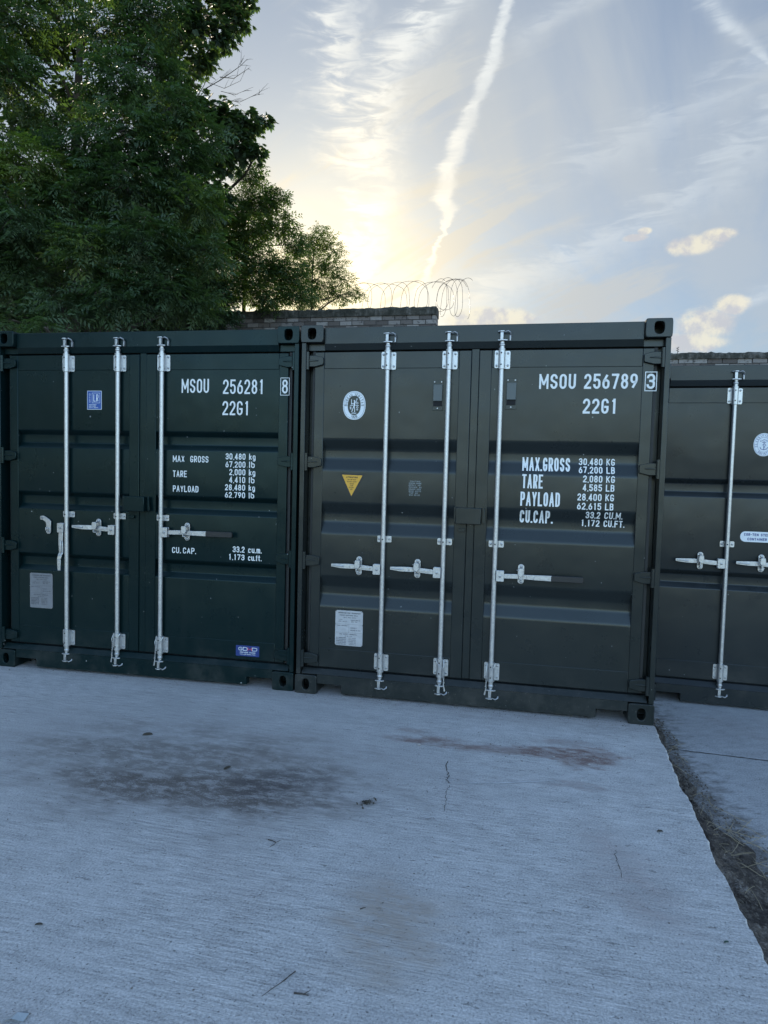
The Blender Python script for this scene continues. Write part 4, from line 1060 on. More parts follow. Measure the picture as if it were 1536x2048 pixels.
# ------------------------------------------------------------------ stickers and plates
Y0 = DY + .004
def sticker(parent, name, poly, m_, label=None, y=Y0, th=.0012):
    o = slab_poly(name, poly[::-1], y - .0002, th, m_, parent)
    if label: o['label'] = label
    return o
def printed(parent, name, m_, y, items=(), lines=(), polys=()):
    mb = MB(); s = lambda x, z: y
    for t_, a, b_, z0, z1, st in items: text_to(mb, t_, a, b_, z0, z1, st, s, .0006)
    for k, (ln, w) in enumerate(lines): stroke_mesh(mb, ln, w, s, .0006 + .00015 * (k % 4))
    for P in polys: mb.add([(p[0], y - .0007, p[1]) for p in P], [tuple(range(len(P)))])
    return mb.build(name, m_, parent)
def ell(cx, cz, rx, rz, n=36, e=2.): 
    P = []
    for i in range(n):
        a = 2 * PI * i / n; c, s = math.cos(a), math.sin(a); k = (abs(c) ** e + abs(s) ** e) ** (-1 / e); P.append((cx + rx * c * k, cz + rz * s * k))
    return P
def text_on_ellipse(mb, txt, cx, cz, rx, rz, a0, a1, h, w, st, y, inward=False):
    n = len(txt)
    for i, ch in enumerate(txt):
        if ch == ' ': continue
        a = math.radians(a0 + (a1 - a0) * (i + .5) / n); px, pz = cx + rx * math.cos(a), cz + rz * math.sin(a)
        nx, nz2 = math.cos(a) / rx, math.sin(a) / rz; l = math.hypot(nx, nz2); nx, nz2 = nx / l, nz2 / l
        if inward: nx, nz2 = -nx, -nz2
        tx, tz = nz2, -nx
        for ln in GL[ch]:
            stroke_mesh(mb, [(px + tx * (q[0] - .5) * w + nx * (q[1] - .5) * h, pz + tz * (q[0] - .5) * w + nz2 * (q[1] - .5) * h) for q in ln], st, lambda x, z: y, .0006 + .0001 * (i % 2))
# left container: blue certification sticker
s_ = sticker(RA, 'certification_sticker', rrect(.753, .874, 2.018, 2.159, .003), M_STW, 'small blue and white certification sticker')
y1 = Y0 - .0014
b1 = slab_poly('blue_field', rrect(.7565, .8705, 2.0215, 2.1555, .002)[::-1], y1 - .0001, .0006, M_STB, s_)
printed(s_, 'sticker_print', M_STW, y1 - .0007, [('LR', .806, .848, 2.078, 2.132, .006), ('CERTIFIED', .768, .830, 2.049, 2.058, .0018), ('CONTAINER', .768, .826, 2.039, 2.046, .0014), ('SAFETY SCHEME', .768, .845, 2.029, 2.036, .0014)],
        [([(.795, 2.068), (.795, 2.142), (.860, 2.142), (.860, 2.068), (.795, 2.068)], .0025)])
mb = MB()
for i, ch in enumerate('CERTIFIED'):
    z0 = 2.070 + i * .0078
    for ln in GL[ch]: stroke_mesh(mb, [(.776 - q[1] * .010 + .005, z0 + q[0] * .0055) for q in ln], .0014, lambda x, z: y1 - .0007, .0006)
mb.build('side_print', M_STW, s_)
# left container: navy dealer sticker on the bottom rail
s_ = sticker(RA, 'dealer_sticker', rrect(1.976, 2.158, .217, .296, .002), M_STB2, 'navy sticker with white and red letters near the bottom', DY + .0005)
y1 = DY + .0005 - .0015
printed(s_, 'sticker_print', M_STW, y1, [('G', 1.997, 2.028, .258, .284, .0038), ('D', 2.032, 2.066, .258, .284, .0038), ('D', 2.102, 2.142, .258, .284, .0038), ('CONTAINER TRADING', 2.008, 2.128, .241, .250, .0019), ('www.gdhdbox.com', 2.008, 2.128, .228, .236, .0014)])
printed(s_, 'red_letter', M_RED, y1, [('H', 2.068, 2.100, .258, .284, .0038)])
# safety plates
def safety_plate(parent, x0, x1, z0, z1, lab, mm, seed):
    c = .010
    P = [(x0 + c, z0), (x1 - c, z0), (x1, z0 + c), (x1, z1 - .095), (x1 - .006, z1 - .100), (x1, z1 - .105 + .012), (x1, z1 - c), (x1 - c, z1), (x0 + c, z1), (x0, z1 - c), (x0, z0 + c)]
    P = [(x0 + c, z0), (x1 - c, z0), (x1, z0 + c), (x1, z1 - .108), (x1 - .006, z1 - .101), (x1, z1 - .094), (x1, z1 - c), (x1 - c, z1), (x0 + c, z1), (x0, z1 - c), (x0, z1 - .094), (x0 + .006, z1 - .101), (x0, z1 - .108), (x0, z0 + c)]
    o = slab_poly('safety_plate', P[::-1], Y0 - .0003, .003, mm, parent); o['label'] = lab
    y = Y0 - .0034; w = x1 - x0; X = lambda t: x0 + w * t
    it = [('APPROVED FOR TRANSPORT', X(.10), X(.92), z1 - .022, z1 - .013, .0021), ('UNDER CUSTOMS SEAL', X(.16), X(.82), z1 - .038, z1 - .030, .0019), ('GB-C 3921 0926', X(.30), X(.74), z1 - .053, z1 - .046, .0014),
          ('TYPE', X(.12), X(.26), z1 - .070, z1 - .064, .0012), ('SZ-207', X(.12), X(.42), z1 - .082, z1 - .075, .0014), ('MANUFACTURER NO.', X(.56), X(.90), z1 - .070, z1 - .064, .0012), ('256 789', X(.58), X(.80), z1 - .082, z1 - .075, .0014),
          ('TIMBER COMPONENT', X(.05), X(.45), z1 - .112, z1 - .106, .0012), ('IMMUNITY', X(.55), X(.80), z1 - .126, z1 - .119, .0014), ('TREATED IM 2022', X(.55), X(.92), z1 - .143, z1 - .136, .0014),
          ('CSC SAFETY APPROVAL', X(.16), X(.80), z1 - .174, z1 - .166, .0017), ('GB-HB 6140', X(.35), X(.62), z1 - .186, z1 - .181, .0011)]
    for k, t_ in enumerate(['DATE MANUFACTURED', 'IDENTIFICATION NO.', 'MAXIMUM GROSS MASS', 'ALLOWABLE STACKING', 'RACKING TEST LOAD']):
        zz = z1 - .200 - k * .0115; it.append((t_, X(.04), X(.40), zz, zz + .0062, .0012)); it.append((['05 2023', '256289', '30480 KG', '192000 KG', '150000 N'][k], X(.50), X(.76), zz, zz + .0062, .0012))
    ln = [([(X(.03), z1 - .098), (X(.97), z1 - .098)], .0010), ([(X(.50), z1 - .098), (X(.50), z1 - .158)], .0010), ([(X(.03), z1 - .158), (X(.97), z1 - .158)], .0010)]
    printed(o, 'plate_print', M_PRINT, y, it, ln)
    mb = MB()
    for a, b_ in ((x0 + .006, z0 + .006), (x1 - .006, z0 + .006), (x0 + .006, z1 - .006), (x1 - .006, z1 - .006), (x0 + .003, z1 - .101), (x1 - .003, z1 - .101)): mb.tube([(a, y, b_), (a, y - .003, b_)], .0038, 8)
    mb.build('rivets', M_BOLT, o)
safety_plate(RA, .258, .456, .472, .746, 'dull aluminium safety plate with small print', simple('dull_plate', (.20, .21, .235), .45, .4, .2, 30), 1)
safety_plate(RB, .279, .480, .356, .609, 'bright aluminium safety plate with small print', M_PLATE, 2)
# middle container: oval emblem
cx, cz = .3815, 2.058
s_ = sticker(RB, 'oval_emblem', ell(cx, cz, .0805, .099, 44, 2.25), M_STW, 'white oval inspection emblem with lettering round the rim')
y1 = Y0 - .0014
mb = MB()
for k, (rx, rz, w) in enumerate([(.0735, .092, .0016), ]):
    P = ell(cx, cz, rx, rz, 44, 2.25); P.append(P[0]); stroke_mesh(mb, P, w, lambda x, z: y1, .0006)
text_on_ellipse(mb, 'BUREAU VERITAS', cx, cz, .0600, .0775, 186, -6, .0165, .0085, .0026, y1)
text_on_ellipse(mb, '1828', cx, cz, .0600, .0790, 248, 292, .0155, .0085, .0026, y1, True)
mb.build('rim_print', M_B, s_)
ov = slab_poly('dark_field', ell(cx, cz, .0465, .0670, 40, 2.25)[::-1], y1 - .0001, .0006, M_B, s_)
yy = y1 - .0009
mb = MB(); S = lambda x, z: yy
def L_(pts, w, k=[0]): k[0] += 1; stroke_mesh(mb, [(cx + a, cz + b_) for a, b_ in pts], w, S, .0004 + .0001 * (k[0] % 5))
L_([(-.001, .036), (.003, .030), (.002, .018)], .008); L_([(.002, .020), (.001, .0), (-.002, -.008)], .010)          # standing figure
L_([(-.002, -.006), (-.010, -.025), (-.017, -.046)], .005); L_([(.0, -.006), (.004, -.026), (.004, -.048)], .005)
L_([(.003, .016), (.013, .026), (.019, .040)], .0042); L_([(.0, .014), (-.012, .010), (-.020, .018)], .0042); L_([(-.020, .006), (-.020, .042)], .0042)
L_([(.014, .044), (.024, .044)], .005)
P = ell(.021, .016, .0065, .0065, 14); P.append(P[0]); L_(P, .003)
L_([(-.030, .0), (-.009, .0)], .0042); L_([(.010, .0), (.032, .0)], .0042)
for a in (-.029, -.023): L_([(a, -.008), (a + .001, -.028)], .0036)
L_([(-.030, -.018), (-.021, -.018)], .003)
P = ell(.022, -.014, .006, .006, 12); P.append(P[0]); L_(P, .0028); L_([(.015, -.030), (.029, -.030)], .003); L_([(.022, -.022), (.022, -.036)], .003)
L_([(-.018, -.056), (-.006, -.052), (.004, -.056), (.016, -.053)], .004)
mb.build('emblem_figure', M_STW, s_)
# yellow triangle
s_ = sticker(RB, 'warning_sticker', [(.291, 1.581), (.374, 1.408), (.466, 1.578)][::-1][::-1], M_BLK, 'yellow triangular attention sticker with a black border')
y1 = Y0 - .0014
ty = slab_poly('yellow_field', [(.304, 1.5735), (.3750, 1.4245), (.453, 1.5705)][::-1], y1 - .0001, .0005, M_STY, s_)
printed(s_, 'sticker_print', M_BLK, y1 - .0006, [('ATTENTION', .334, .418, 1.551, 1.561, .0026), ('HOT DIP ROOF', .346, .407, 1.536, 1.542, .0016), ('DO NOT CLIMB', .343, .410, 1.522, 1.528, .0018), ('WAIT', .362, .392, 1.506, 1.515, .0017), ('OUR', .366, .386, 1.494, 1.501, .0015), ('PAINT', .358, .392, 1.479, 1.488, .0016), ('DRY', .366, .384, 1.467, 1.474, .0014)])
# stencilled notice
mb = MB()
for k, (t_, a, b_) in enumerate([('COATING', .790, .862), ('SYSTEM INSIDE', .782, .870), ('EPOXY 60', .782, .864), ('PRIMER 30', .784, .872), ('CHASSIS 2023', .782, .866), ('BASE ALKYD', .784, .868), ('TOP 40', .786, .846), ('WAX 05-23', .786, .860)]):
    text_to(mb, t_, a, b_, 1.534 - k * .0135, 1.544 - k * .0135, .0024, surfB, .0016)
mb.build('stencil_notice', M_GREYP, RB)
# right container: round emblem and steel notice
cx, cz = .838, 2.003
s_ = sticker(RC, 'round_emblem', ell(cx, cz, .0700, .0860, 44, 2.1), M_STW, 'white oval emblem with blue anchor print')
y1 = Y0 - .0014
mb = MB()
for rx, rz, w in ((.064, .080, .0016), (.043, .055, .0018)):
    P = ell(cx, cz, rx, rz, 40, 2.1); P.append(P[0]); stroke_mesh(mb, P, w, lambda x, z: y1, .0006)
text_on_ellipse(mb, 'CLASSIFICATION', cx, cz, .0535, .0680, 200, -20, .0125, .007, .0024, y1)
text_on_ellipse(mb, 'SOCIETY', cx, cz, .0535, .0680, 225, 315, .0125, .007, .0024, y1, True)
for ln, w in (([(0, .030), (0, -.036)], .004), ([(-.014, .018), (.014, .018)], .004), ([(-.026, -.018), (-.020, -.032), (0, -.038), (.020, -.032), (.026, -.018)], .004), ([(-.020, .035), (-.026, .022), (-.010, .030), (0, .04), (.012, .032), (.024, .024), (.018, .038)], .003), ([(-.012, -.004), (.006, .008), (.014, -.006), (-.002, -.018), (.012, -.026)], .003)):
    stroke_mesh(mb, [(cx + a, cz + b_) for a, b_ in ln], w, lambda x, z: y1, .0007)
mb.build('emblem_print', M_INK, s_)
s_ = sticker(RC, 'steel_notice', rrect(.712, .945, 1.271, 1.350, .036, 8), M_STW, 'white rounded notice reading COR-TEN STEEL CONTAINER')
printed(s_, 'notice_print', M_INK, y1, [('COR-TEN STEEL', .737, .925, 1.317, 1.337, .0042), ('CONTAINER', .762, .895, 1.283, 1.303, .0042)])

# ------------------------------------------------------------------ brick walls
WA = Vector((.87, 12.3, 0)); WDIR = XV.copy(); WN = NV.copy()
def brick_wall(name, label, p0, p1, ztop, thick, seed, cop):
    r = random.Random(seed)
    d = (p1 - p0); L = d.length; ang = math.atan2(d.y, d.x)
    root = empty(name, (p0.x, p0.y, 0), ang); tag(root, label, 'wall')
    MB().box(0.012, L - .012, .012, thick - .012, -.2, ztop - cop).build('core', M_MORT, root)
    ch, cw = .088, .235; mb = MB(); tone = []
    rows = int((ztop - cop + .2) / ch)
    for k in range(rows):
        z1 = ztop - cop - k * ch - .002; z0 = z1 - ch + .014
        if z1 < 2.0: cwk = cw * 1
        x = -(cw / 2) * (k % 2) + 0
        while x < L:
            a, b_ = max(x, 0), min(x + cw - .014, L)
            if b_ - a > .03:
                j = r.uniform(-.006, .006); jj = r.uniform(-.003, .003)
                mb.box(a + jj * .5, b_ + jj * .5, j, thick - .004, z0 + jj, z1 + jj); tone += [r.random()] * 6
            x += cw
    o = mb.build('brickwork', M_BRICK, root, smooth=False)
    a_ = o.data.attributes.new('tone', 'FLOAT', 'FACE'); a_.data.foreach_set('value', tone)
    # rough weathered coping
    mb = MB(); n = int(L / .06); K = [(-.025, -cop), (-.030, -.05), (-.016, -.012), (.05, 0), (thick * .5, .012), (thick - .03, 0), (thick + .02, -.02), (thick + .02, -cop)]
    for i in range(n + 1):
        x = L * i / n - .01 + (.02 if i == n else 0)
        for (y, z) in K: mb.v.append((x, y + r.gauss(0, .004), ztop + z + (r.gauss(0, .008) if z > -cop else -.003)))
    k = len(K)
    for i in range(n):
        for j in range(k - 1): mb.f.append((i * k + j, (i + 1) * k + j, (i + 1) * k + j + 1, i * k + j + 1))
    mb.f.append(tuple(range(k))); mb.f.append(tuple(range(n * k, n * k + k))[::-1])
    mb.build('coping', M_COP, root)
    return root
brick_wall('brick_wall', 'tall weathered brick wall with mossy coping under the razor wire', WA - WDIR * 9.0, WA, 4.73, .34, 1, .155)
brick_wall('brick_wall', 'lower old brick wall showing above the right container', WA + WDIR * .02, WA + WDIR * 13, 3.83, .34, 2, .11)

# razor wire coil on the tall wall
def razor():
    c0 = WA - WDIR * 1.62 + WN * .45; L = 1.62 + .42; R = .30
    mb = MB(); r = random.Random(4)
    def strand(turns, ph, sgn, x0, x1, R0, R1, zc0, zc1, rad, barbs=True, K=.19):
        n = int(turns * 36); P = []
        for i in range(n + 1):
            t = i / n; a = sgn * 2 * PI * turns * t + ph
            x = x0 + (x1 - x0) * t + .02 * math.sin(a * .7 + 1.3) - sgn * K * math.cos(a); R_ = R0 + (R1 - R0) * t + .02 * math.sin(a * .43)
            c = c0 + WDIR * x; P.append(Vector((c.x, c.y, zc0 + (zc1 - zc0) * t + R_ * math.copysign(abs(math.sin(a)) ** .7, math.sin(a)))) + WN * (R_ * .5 * math.sin(a + .8)))
        mb.tube(P, rad, 5)
        if barbs:
            for i in range(1, n, 3):
                p = P[i]; d = (P[min(i + 1, n)] - P[i - 1]).normalized(); q = Vector((r.uniform(-1, 1), r.uniform(-1, 1), r.uniform(-1, 1))).cross(d).normalized() * .015
                mb.add([p - d * .012 - q, p + d * .004, p - d * .012 + q, p - d * .004], [(0, 1, 2, 3)])
    zc = 4.73 + .31
    strand(5.3, 1.0, 1, 0, L - .1, .31, .32, zc, zc, .0036, K=.20); strand(4.2, 2.5, -1, .1, L - .05, .30, .31, zc, zc, .0036, K=.24)
    strand(2.3, .5, 1, L - .5, L + .12, .36, .42, zc - .02, zc - .06, .0036, K=.13); strand(1.6, 2.4, -1, L - .3, L + .10, .38, .42, zc - .02, zc - .06, .0036, K=.10)
    o = mb.build('razor_wire', M_WIRE, smooth=40); tag(o, 'coil of rusty razor wire looping along the top of the tall wall', 'razor wire')
razor()

# ------------------------------------------------------------------ trees
def leaf_cloud(name, clumps, density, kind, size, m_, parent, seed, droop=.25):
    """clumps: (centre, radius). one mesh of many small leaves"""
    rg = np.random.default_rng(seed)
    Vs = []; Fs = []; T = []; nv = 0
    Ps = []; Rs = []; Tn = []
    for (c, rad) in clumps:
        k = max(6, int(density * rad ** 2.2))
        d = rg.normal(0, 1, (k, 3)); d /= np.linalg.norm(d, axis=1)[:, None]
        rr = rad * rg.random(k) ** .45
        # lumpy outline
        lump = 1 + .25 * np.sin(d[:, 0] * 5 + seed) * np.cos(d[:, 2] * 4 + d[:, 1] * 3 + rad * 9)
        p = np.array(c) + d * (rr * lump)[:, None] * np.array([1, 1, .78])
        Ps.append(p); Rs.append(d); Tn.append(np.full(k, rg.random() * .5) + rg.random(k) * .4 + (.42 if rg.random() < .13 else 0))
    P = np.concatenate(Ps); Dd = np.concatenate(Rs); tn = np.concatenate(Tn); N = len(P)
    out = Dd + rg.normal(0, .6, (N, 3)); out[:, 2] = out[:, 2] * .35 - droop; out /= np.linalg.norm(out, axis=1)[:, None]
    up = np.array([0, 0, 1.]) + rg.normal(0, .45, (N, 3))
    side = np.cross(out, up); side /= np.linalg.norm(side, axis=1)[:, None]
    nrm = np.cross(side, out)
    sz = size * rg.uniform(.7, 1.25, N)
    leafs = []
    if kind == 'pinnate':
        # rachis along out, leaflets in pairs
        for k in range(5):
            f = .15 + .2 * k
            base = P + out * (sz * 2.4 * f)[:, None] - np.array([0, 0, 1]) * (sz * .5 * f * f)[:, None]
            for s_ in (-1, 1):
                dd = side * s_ * .85 + out * .6 - nrm * .25 + rg.normal(0, .12, (N, 3)); dd /= np.linalg.norm(dd, axis=1)[:, None]
                leafs.append((base, dd, nrm, sz * (1. - .25 * abs(k - 2) / 2), .16, tn))
        base = P + out * (sz * 2.4)[:, None]; leafs.append((base, out, nrm, sz, .17, tn))
    elif kind == 'broad':
        for a in (-1.15, -.55, 0, .55, 1.15):
            dd = out * math.cos(a) + side * math.sin(a)
            leafs.append((P, dd, nrm, sz * (1 - .28 * abs(a)), .30, tn))
    else:
        for k in range(6):
            f = k / 5.; base = P + out * (sz * 2.0 * f)[:, None]
            dd = side * (1 if k % 2 else -1) * .7 + out * .7 + rg.normal(0, .25, (N, 3)); dd /= np.linalg.norm(dd, axis=1)[:, None]
            leafs.append((base, dd, nrm, sz * .9, .19, tn))
    VV = []; TT = []
    for base, dd, nn, ln, wr, t in leafs:
        sd = np.cross(dd, nn); sd /= np.linalg.norm(sd, axis=1)[:, None] + 1e-9
        tip = base + dd * ln[:, None] - np.array([0, 0, 1]) * (ln * .15)[:, None]
        mid = base + dd * (ln * .45)[:, None] + nn * (ln * .06)[:, None]
        a = mid + sd * (ln * wr)[:, None]; b_ = mid - sd * (ln * wr)[:, None]
        VV.append(np.stack([base, a, tip, b_], 1).reshape(-1, 3)); TT.append(t)
    V = np.concatenate(VV); t = np.clip(np.concatenate(TT) + rg.normal(0, .08, len(V) // 4), 0, 1)
    nf = len(V) // 4
    me = bpy.data.meshes.new(name); me.vertices.add(len(V)); me.vertices.foreach_set('co', V.ravel())
    me.loops.add(nf * 4); me.loops.foreach_set('vertex_index', np.arange(nf * 4)); me.polygons.add(nf)
    me.polygons.foreach_set('loop_start', np.arange(nf) * 4); me.polygons.foreach_set('loop_total', np.full(nf, 4))
    me.update(); a_ = me.attributes.new('tone', 'FLOAT', 'FACE'); a_.data.foreach_set('value', t.astype(np.float32))
    me.materials.append(m_)
    o = bpy.data.objects.new(name, me); COL.objects.link(o); o.parent = parent
    return nf
def tree(name, label, base, top, r0, clumps, density, kind, size, m_, seed, extra=(), droop=.25, group=None):
    root = empty(name, base); tag(root, label, 'tree' if 'tree' in name else 'bush', group)
    B = Vector(base); T_ = Vector(top); r = random.Random(seed)
    loc = [(Vector(c) - B, rad) for c, rad in clumps]
    mb = MB(); n = 9; P = []
    for i in range(n + 1):
        t = i / n; P.append((T_ - B) * t + Vector((math.sin(t * 5 + seed) * .10, math.cos(t * 4 + seed) * .08, 0)) * (1 if i else 0))
    mb.tube(P, [r0 * (1 - .8 * i / n) for i in range(n + 1)], 10)
    mb.build('trunk', M_BARK, root, smooth=True)
    mb = MB()
    for c, rad in loc:
        # limb from the trunk to the clump, then twigs inside it
        k = min(range(n + 1), key=lambda i: abs(P[i].z - (c.z - (c - P[min(n, max(0, i))]).length * .35)) + (0 if i > 1 else 9))
        s_ = P[k]; d = c - s_; L = d.length
        mid1 = s_ + d * .35 + Vector((r.gauss(0, .08), r.gauss(0, .08), L * .10)); mid2 = s_ + d * .7 + Vector((r.gauss(0, .1), r.gauss(0, .1), L * .08))
        rb = min(.05, .012 + .012 * L) * min(1, r0 * 9)
        mb.tube([s_, mid1, mid2, c], [rb, rb * .75, rb * .5, rb * .28], 6)
        for q in range(int(5 + rad * 8)):
            e = c + Vector((r.gauss(0, 1), r.gauss(0, 1), r.gauss(0, .8))).normalized() * rad * r.uniform(.6, 1.)
            st = mid2.lerp(c, r.uniform(.2, 1)); m2 = st.lerp(e, .5) + Vector((r.gauss(0, .04), r.gauss(0, .04), .04))
            mb.tube([st, m2, e], [rb * .25, rb * .16, .002], 4, caps=False)
    for pts, ra in extra: mb.tube([Vector(p) - B for p in pts], ra, 5)
    mb.build('branches', M_BARK, root, smooth=True)
    return leaf_cloud('crown', [(tuple(c), rad) for c, rad in loc], density, kind, size, m_, root, seed, droop)
def CL(L): return [(at(u, v, Y), rp * Y / F) for u, v, Y, rp in L]
cnt = 0
# nearest: an ash with feathery leaves hanging over the left container
ash = CL([(30, 40, 9.5, 60), (20, 150, 9.3, 60), (210, 60, 9.7, 52), (300, 30, 9.9, 55), (230, 165, 9.4, 62), (300, 120, 9.8, 48), (60, 330, 9.0, 62), (165, 300, 9.4, 52), (250, 260, 9.3, 66), (340, 215, 9.6, 50), (30, 430, 8.8, 62),
          (140, 400, 9.2, 62), (250, 370, 9.3, 66), (340, 310, 9.6, 60), (400, 270, 9.9, 45), (60, 540, 9.2, 60), (175, 500, 9.0, 62), (280, 480, 9.2, 66), (380, 400, 9.6, 56), (120, 610, 9.0, 48), (230, 590, 9.1, 60), (330, 575, 9.4, 56), (400, 500, 9.7, 52),
          (-60, 90, 9.4, 90), (-80, 300, 9.2, 90), (-70, 500, 9.1, 90), (60, -90, 9.7, 90), (250, -100, 9.9, 90), (-120, -120, 9.6, 120), (390, 600, 9.9, 44), (100, 230, 9.7, 34), (25, 640, 8.9, 30), (90, 655, 8.3, 26)])
cnt += tree('ash_tree', 'big feathery leaved ash tree overhanging the left container', (-5.2, 11.3, 0), tuple(at(150, -60, 10.2)), .17, ash, 1700, 'pinnate', .095, M_ASH, 21)
syc = CL([(380, 40, 11.0, 48), (440, 70, 11.0, 34), (470, 30, 11.1, 34), (400, 120, 10.9, 36), (350, 170, 10.8, 42), (395, 225, 10.8, 44), (450, 235, 10.9, 40), (500, 250, 11.0, 30), (530, 240, 11.0, 16), (475, 290, 11.0, 38), (515, 305, 11.0, 20), (430, 320, 10.9, 42), (120, 90, 11.2, 46), (150, 200, 11.2, 44), (60, 260, 11.2, 46), (300, 220, 11.2, 52), (330, 80, 11.3, 40),
          (490, -10, 11.2, 26), (430, -30, 11.2, 50), (350, -90, 11.4, 80), (480, -90, 11.3, 50), (200, -60, 11.4, 70), (350, 380, 11.2, 60), (420, 400, 11.3, 46)])
cnt += tree('sycamore_tree', 'dark broad leaved sycamore tree reaching furthest right against the sky', (-3.3, 13.3, 0), tuple(at(330, -40, 12.0)), .16, syc, 3000, 'broad', .105, M_SYC, 33)
mid = CL([(520, 400, 12.9, 36), (555, 395, 13, 20), (500, 460, 12.8, 42), (560, 450, 13, 30), (590, 490, 13.1, 22), (460, 420, 12.8, 40), (450, 490, 12.7, 46), (520, 530, 12.8, 46), (575, 545, 13, 34), (460, 570, 12.7, 46), (540, 590, 12.8, 40), (500, 350, 12.9, 26), (600, 590, 13, 26), (400, 460, 12.6, 50)])
cnt += tree('elder_tree', 'mid green elder tree between the sycamore and the pale sapling', (-2.9, 13.9, 0), tuple(at(500, 430, 13.2)), .09, mid, 4300, 'sprig', .075, M_ELD, 45,
            extra=[([at(440, 330, 12.8), at(520, 380, 12.9), at(572, 408, 13)], [.012, .006, .003]), ([at(500, 420, 12.8), at(560, 430, 12.9), at(592, 440, 13)], [.01, .005, .003])])
pale = CL([(610, 490, 14.2, 26), (640, 480, 14.2, 24), (665, 500, 14.3, 20), (625, 530, 14.1, 32), (665, 535, 14.2, 24), (600, 570, 14.1, 30), (650, 575, 14.2, 28), (690, 560, 14.3, 18), (680, 590, 14.2, 22), (710, 585, 14.3, 13), (725, 592, 14.3, 8), (640, 460, 14.2, 12), (620, 605, 14.1, 26)])
cnt += tree('willow_sapling_tree', 'pale thinly leaved willow behind the end of the tall wall', (-1.6, 14.6, 0), tuple(at(635, 500, 14.3)), .06, pale, 3800, 'sprig', .06, M_WIL, 57, droop=.1,
            extra=[([at(640, 600, 14.1), at(690, 590, 14.2), at(728, 588, 14.3)], [.012, .007, .003]), ([at(650, 600, 14.1), at(685, 560, 14.2), at(700, 545, 14.3)], [.01, .006, .003])])
bush = CL([(-40, 600, 12.4, 110), (60, 600, 12.4, 90), (160, 580, 12.4, 90), (260, 590, 12.4, 90), (350, 600, 12.2, 80), (420, 610, 12.1, 50), (30, 480, 12.6, 90), (140, 460, 12.6, 80), (240, 470, 12.6, 80), (340, 490, 12.5, 80), (400, 560, 12.3, 50), (60, 380, 12.9, 60), (200, 370, 12.9, 60), (-80, 430, 12.6, 120), (300, 400, 12.9, 60), (430, 640, 12.0, 34)])
cnt += tree('ivy_thicket_bush', 'dense dark thicket of shrubs behind the left container', (-4.6, 13.0, 0), tuple(at(200, 450, 12.8)), .10, bush, 1800, 'sprig', .10, M_BUS, 69)
side = [(Vector((-8.6 + dx, 1.2 + dy, z)), rad) for dx, dy, z, rad in [(0, 0, 2.2, 1.3), (1.2, 1.4, 2.6, 1.1), (-1, 1.6, 3.2, 1.2), (.8, -1.5, 3.0, 1.2), (1.3, .2, 4.2, 1.2), (-.6, -1.0, 4.6, 1.3), (.3, 1.6, 4.9, 1.2), (.2, .2, 6.2, 1.3), (.8, 2.8, 3.8, 1.0), (.7, -2.9, 4.0, 1.1), (1.0, 2.9, 1.7, .9), (.9, -2.6, 2.0, 1.0)]]  # unseen tree, added to shade the left container and darken its reflections
cnt += tree('added_shade_tree', 'broad bushy tree added out of view on the left to shade the left container', (-8.6, 1.2, -.2), (-8.5, 1.3, 5.6), .16, side, 260, 'sprig', .13, M_BUS, 77)
# bare twigs poking out below the sycamore's top
def bare():
    root = empty('dead_branch_tree', (-2.8, 13.6, 0)); tag(root, 'slender dead tree with bare twigs showing in a gap of the foliage', 'tree'); B = Vector((-2.8, 13.6, 0))
    mb = MB(); r = random.Random(8)
    mb.tube([Vector((0, 0, 0)), at(360, 600, 12.5) - B, at(372, 400, 11.9) - B, at(380, 215, 11.5) - B], [.045, .035, .022, .012], 7); mb.build('trunk', M_BARK, root, smooth=True)
    mb = MB()
    main = [[(380, 215), (405, 160), (418, 130)], [(400, 170), (440, 155), (480, 130), (496, 122)], [(440, 155), (465, 150), (498, 132)], [(405, 160), (450, 180), (480, 160), (488, 140)], [(440, 178), (470, 190), (505, 170)], [(455, 200), (480, 205), (512, 195), (520, 190)], [(380, 215), (430, 205), (478, 203)], [(480, 130), (486, 112)]]
    for k, L in enumerate(main):
        pts = [at(u, v, 11.5) - B + Vector((0, r.gauss(0, .05), 0)) for u, v in L]; w = .008 if k < 3 else .005
        mb.tube(pts, [w * (1 - .6 * i / (len(pts) - 1)) for i in range(len(pts))], 5)
        for a, b_ in zip(pts[:-1], pts[1:]):
            for q in range(2):
                s_ = a.lerp(b_, r.random()); e = s_ + (b_ - a).normalized() * r.uniform(.08, .2) + Vector((r.gauss(0, .05), r.gauss(0, .05), r.gauss(.02, .07)))
                mb.tube([s_, s_.lerp(e, .5) + Vector((0, 0, .01)), e], [.0032, .0028, .0014], 4)
    mb.build('branches', M_BARK, root)
bare()
print('leaf faces', cnt)

# ------------------------------------------------------------------ small litter on the slab
M_TWIG = simple('twig', (.045, .038, .034), .9, 0, .3, 50)
def twig(pts, rad, label):
    mb = MB(); P = [Vector((x, y, z)) for x, y, z in pts]; n = len(P)
    mb.tube(P, [rad * (1 - .6 * i / (n - 1)) for i in range(n)], 6)
    if n > 3:
        k = P[n // 2]; mb.tube([k, k + Vector((.012, .006, .004)), k + Vector((.02, .014, .003))], [rad * .5, rad * .4, rad * .2], 5)
    tag(mb.build('twig', M_TWIG, smooth=40), label, 'twig')
twig([(-.461, 2.725, .003), (-.440, 2.715, .004), (-.424, 2.703, .004), (-.428, 2.690, .003), (-.444, 2.672, .003)], .0022, 'short dark hooked twig left of centre on the slab')
twig([(-.243, 1.985, .003), (-.262, 1.960, .004), (-.280, 1.938, .003), (-.305, 1.912, .003), (-.330, 1.883, .003)], .0017, 'long thin straight twig nearest the bottom of the photo')
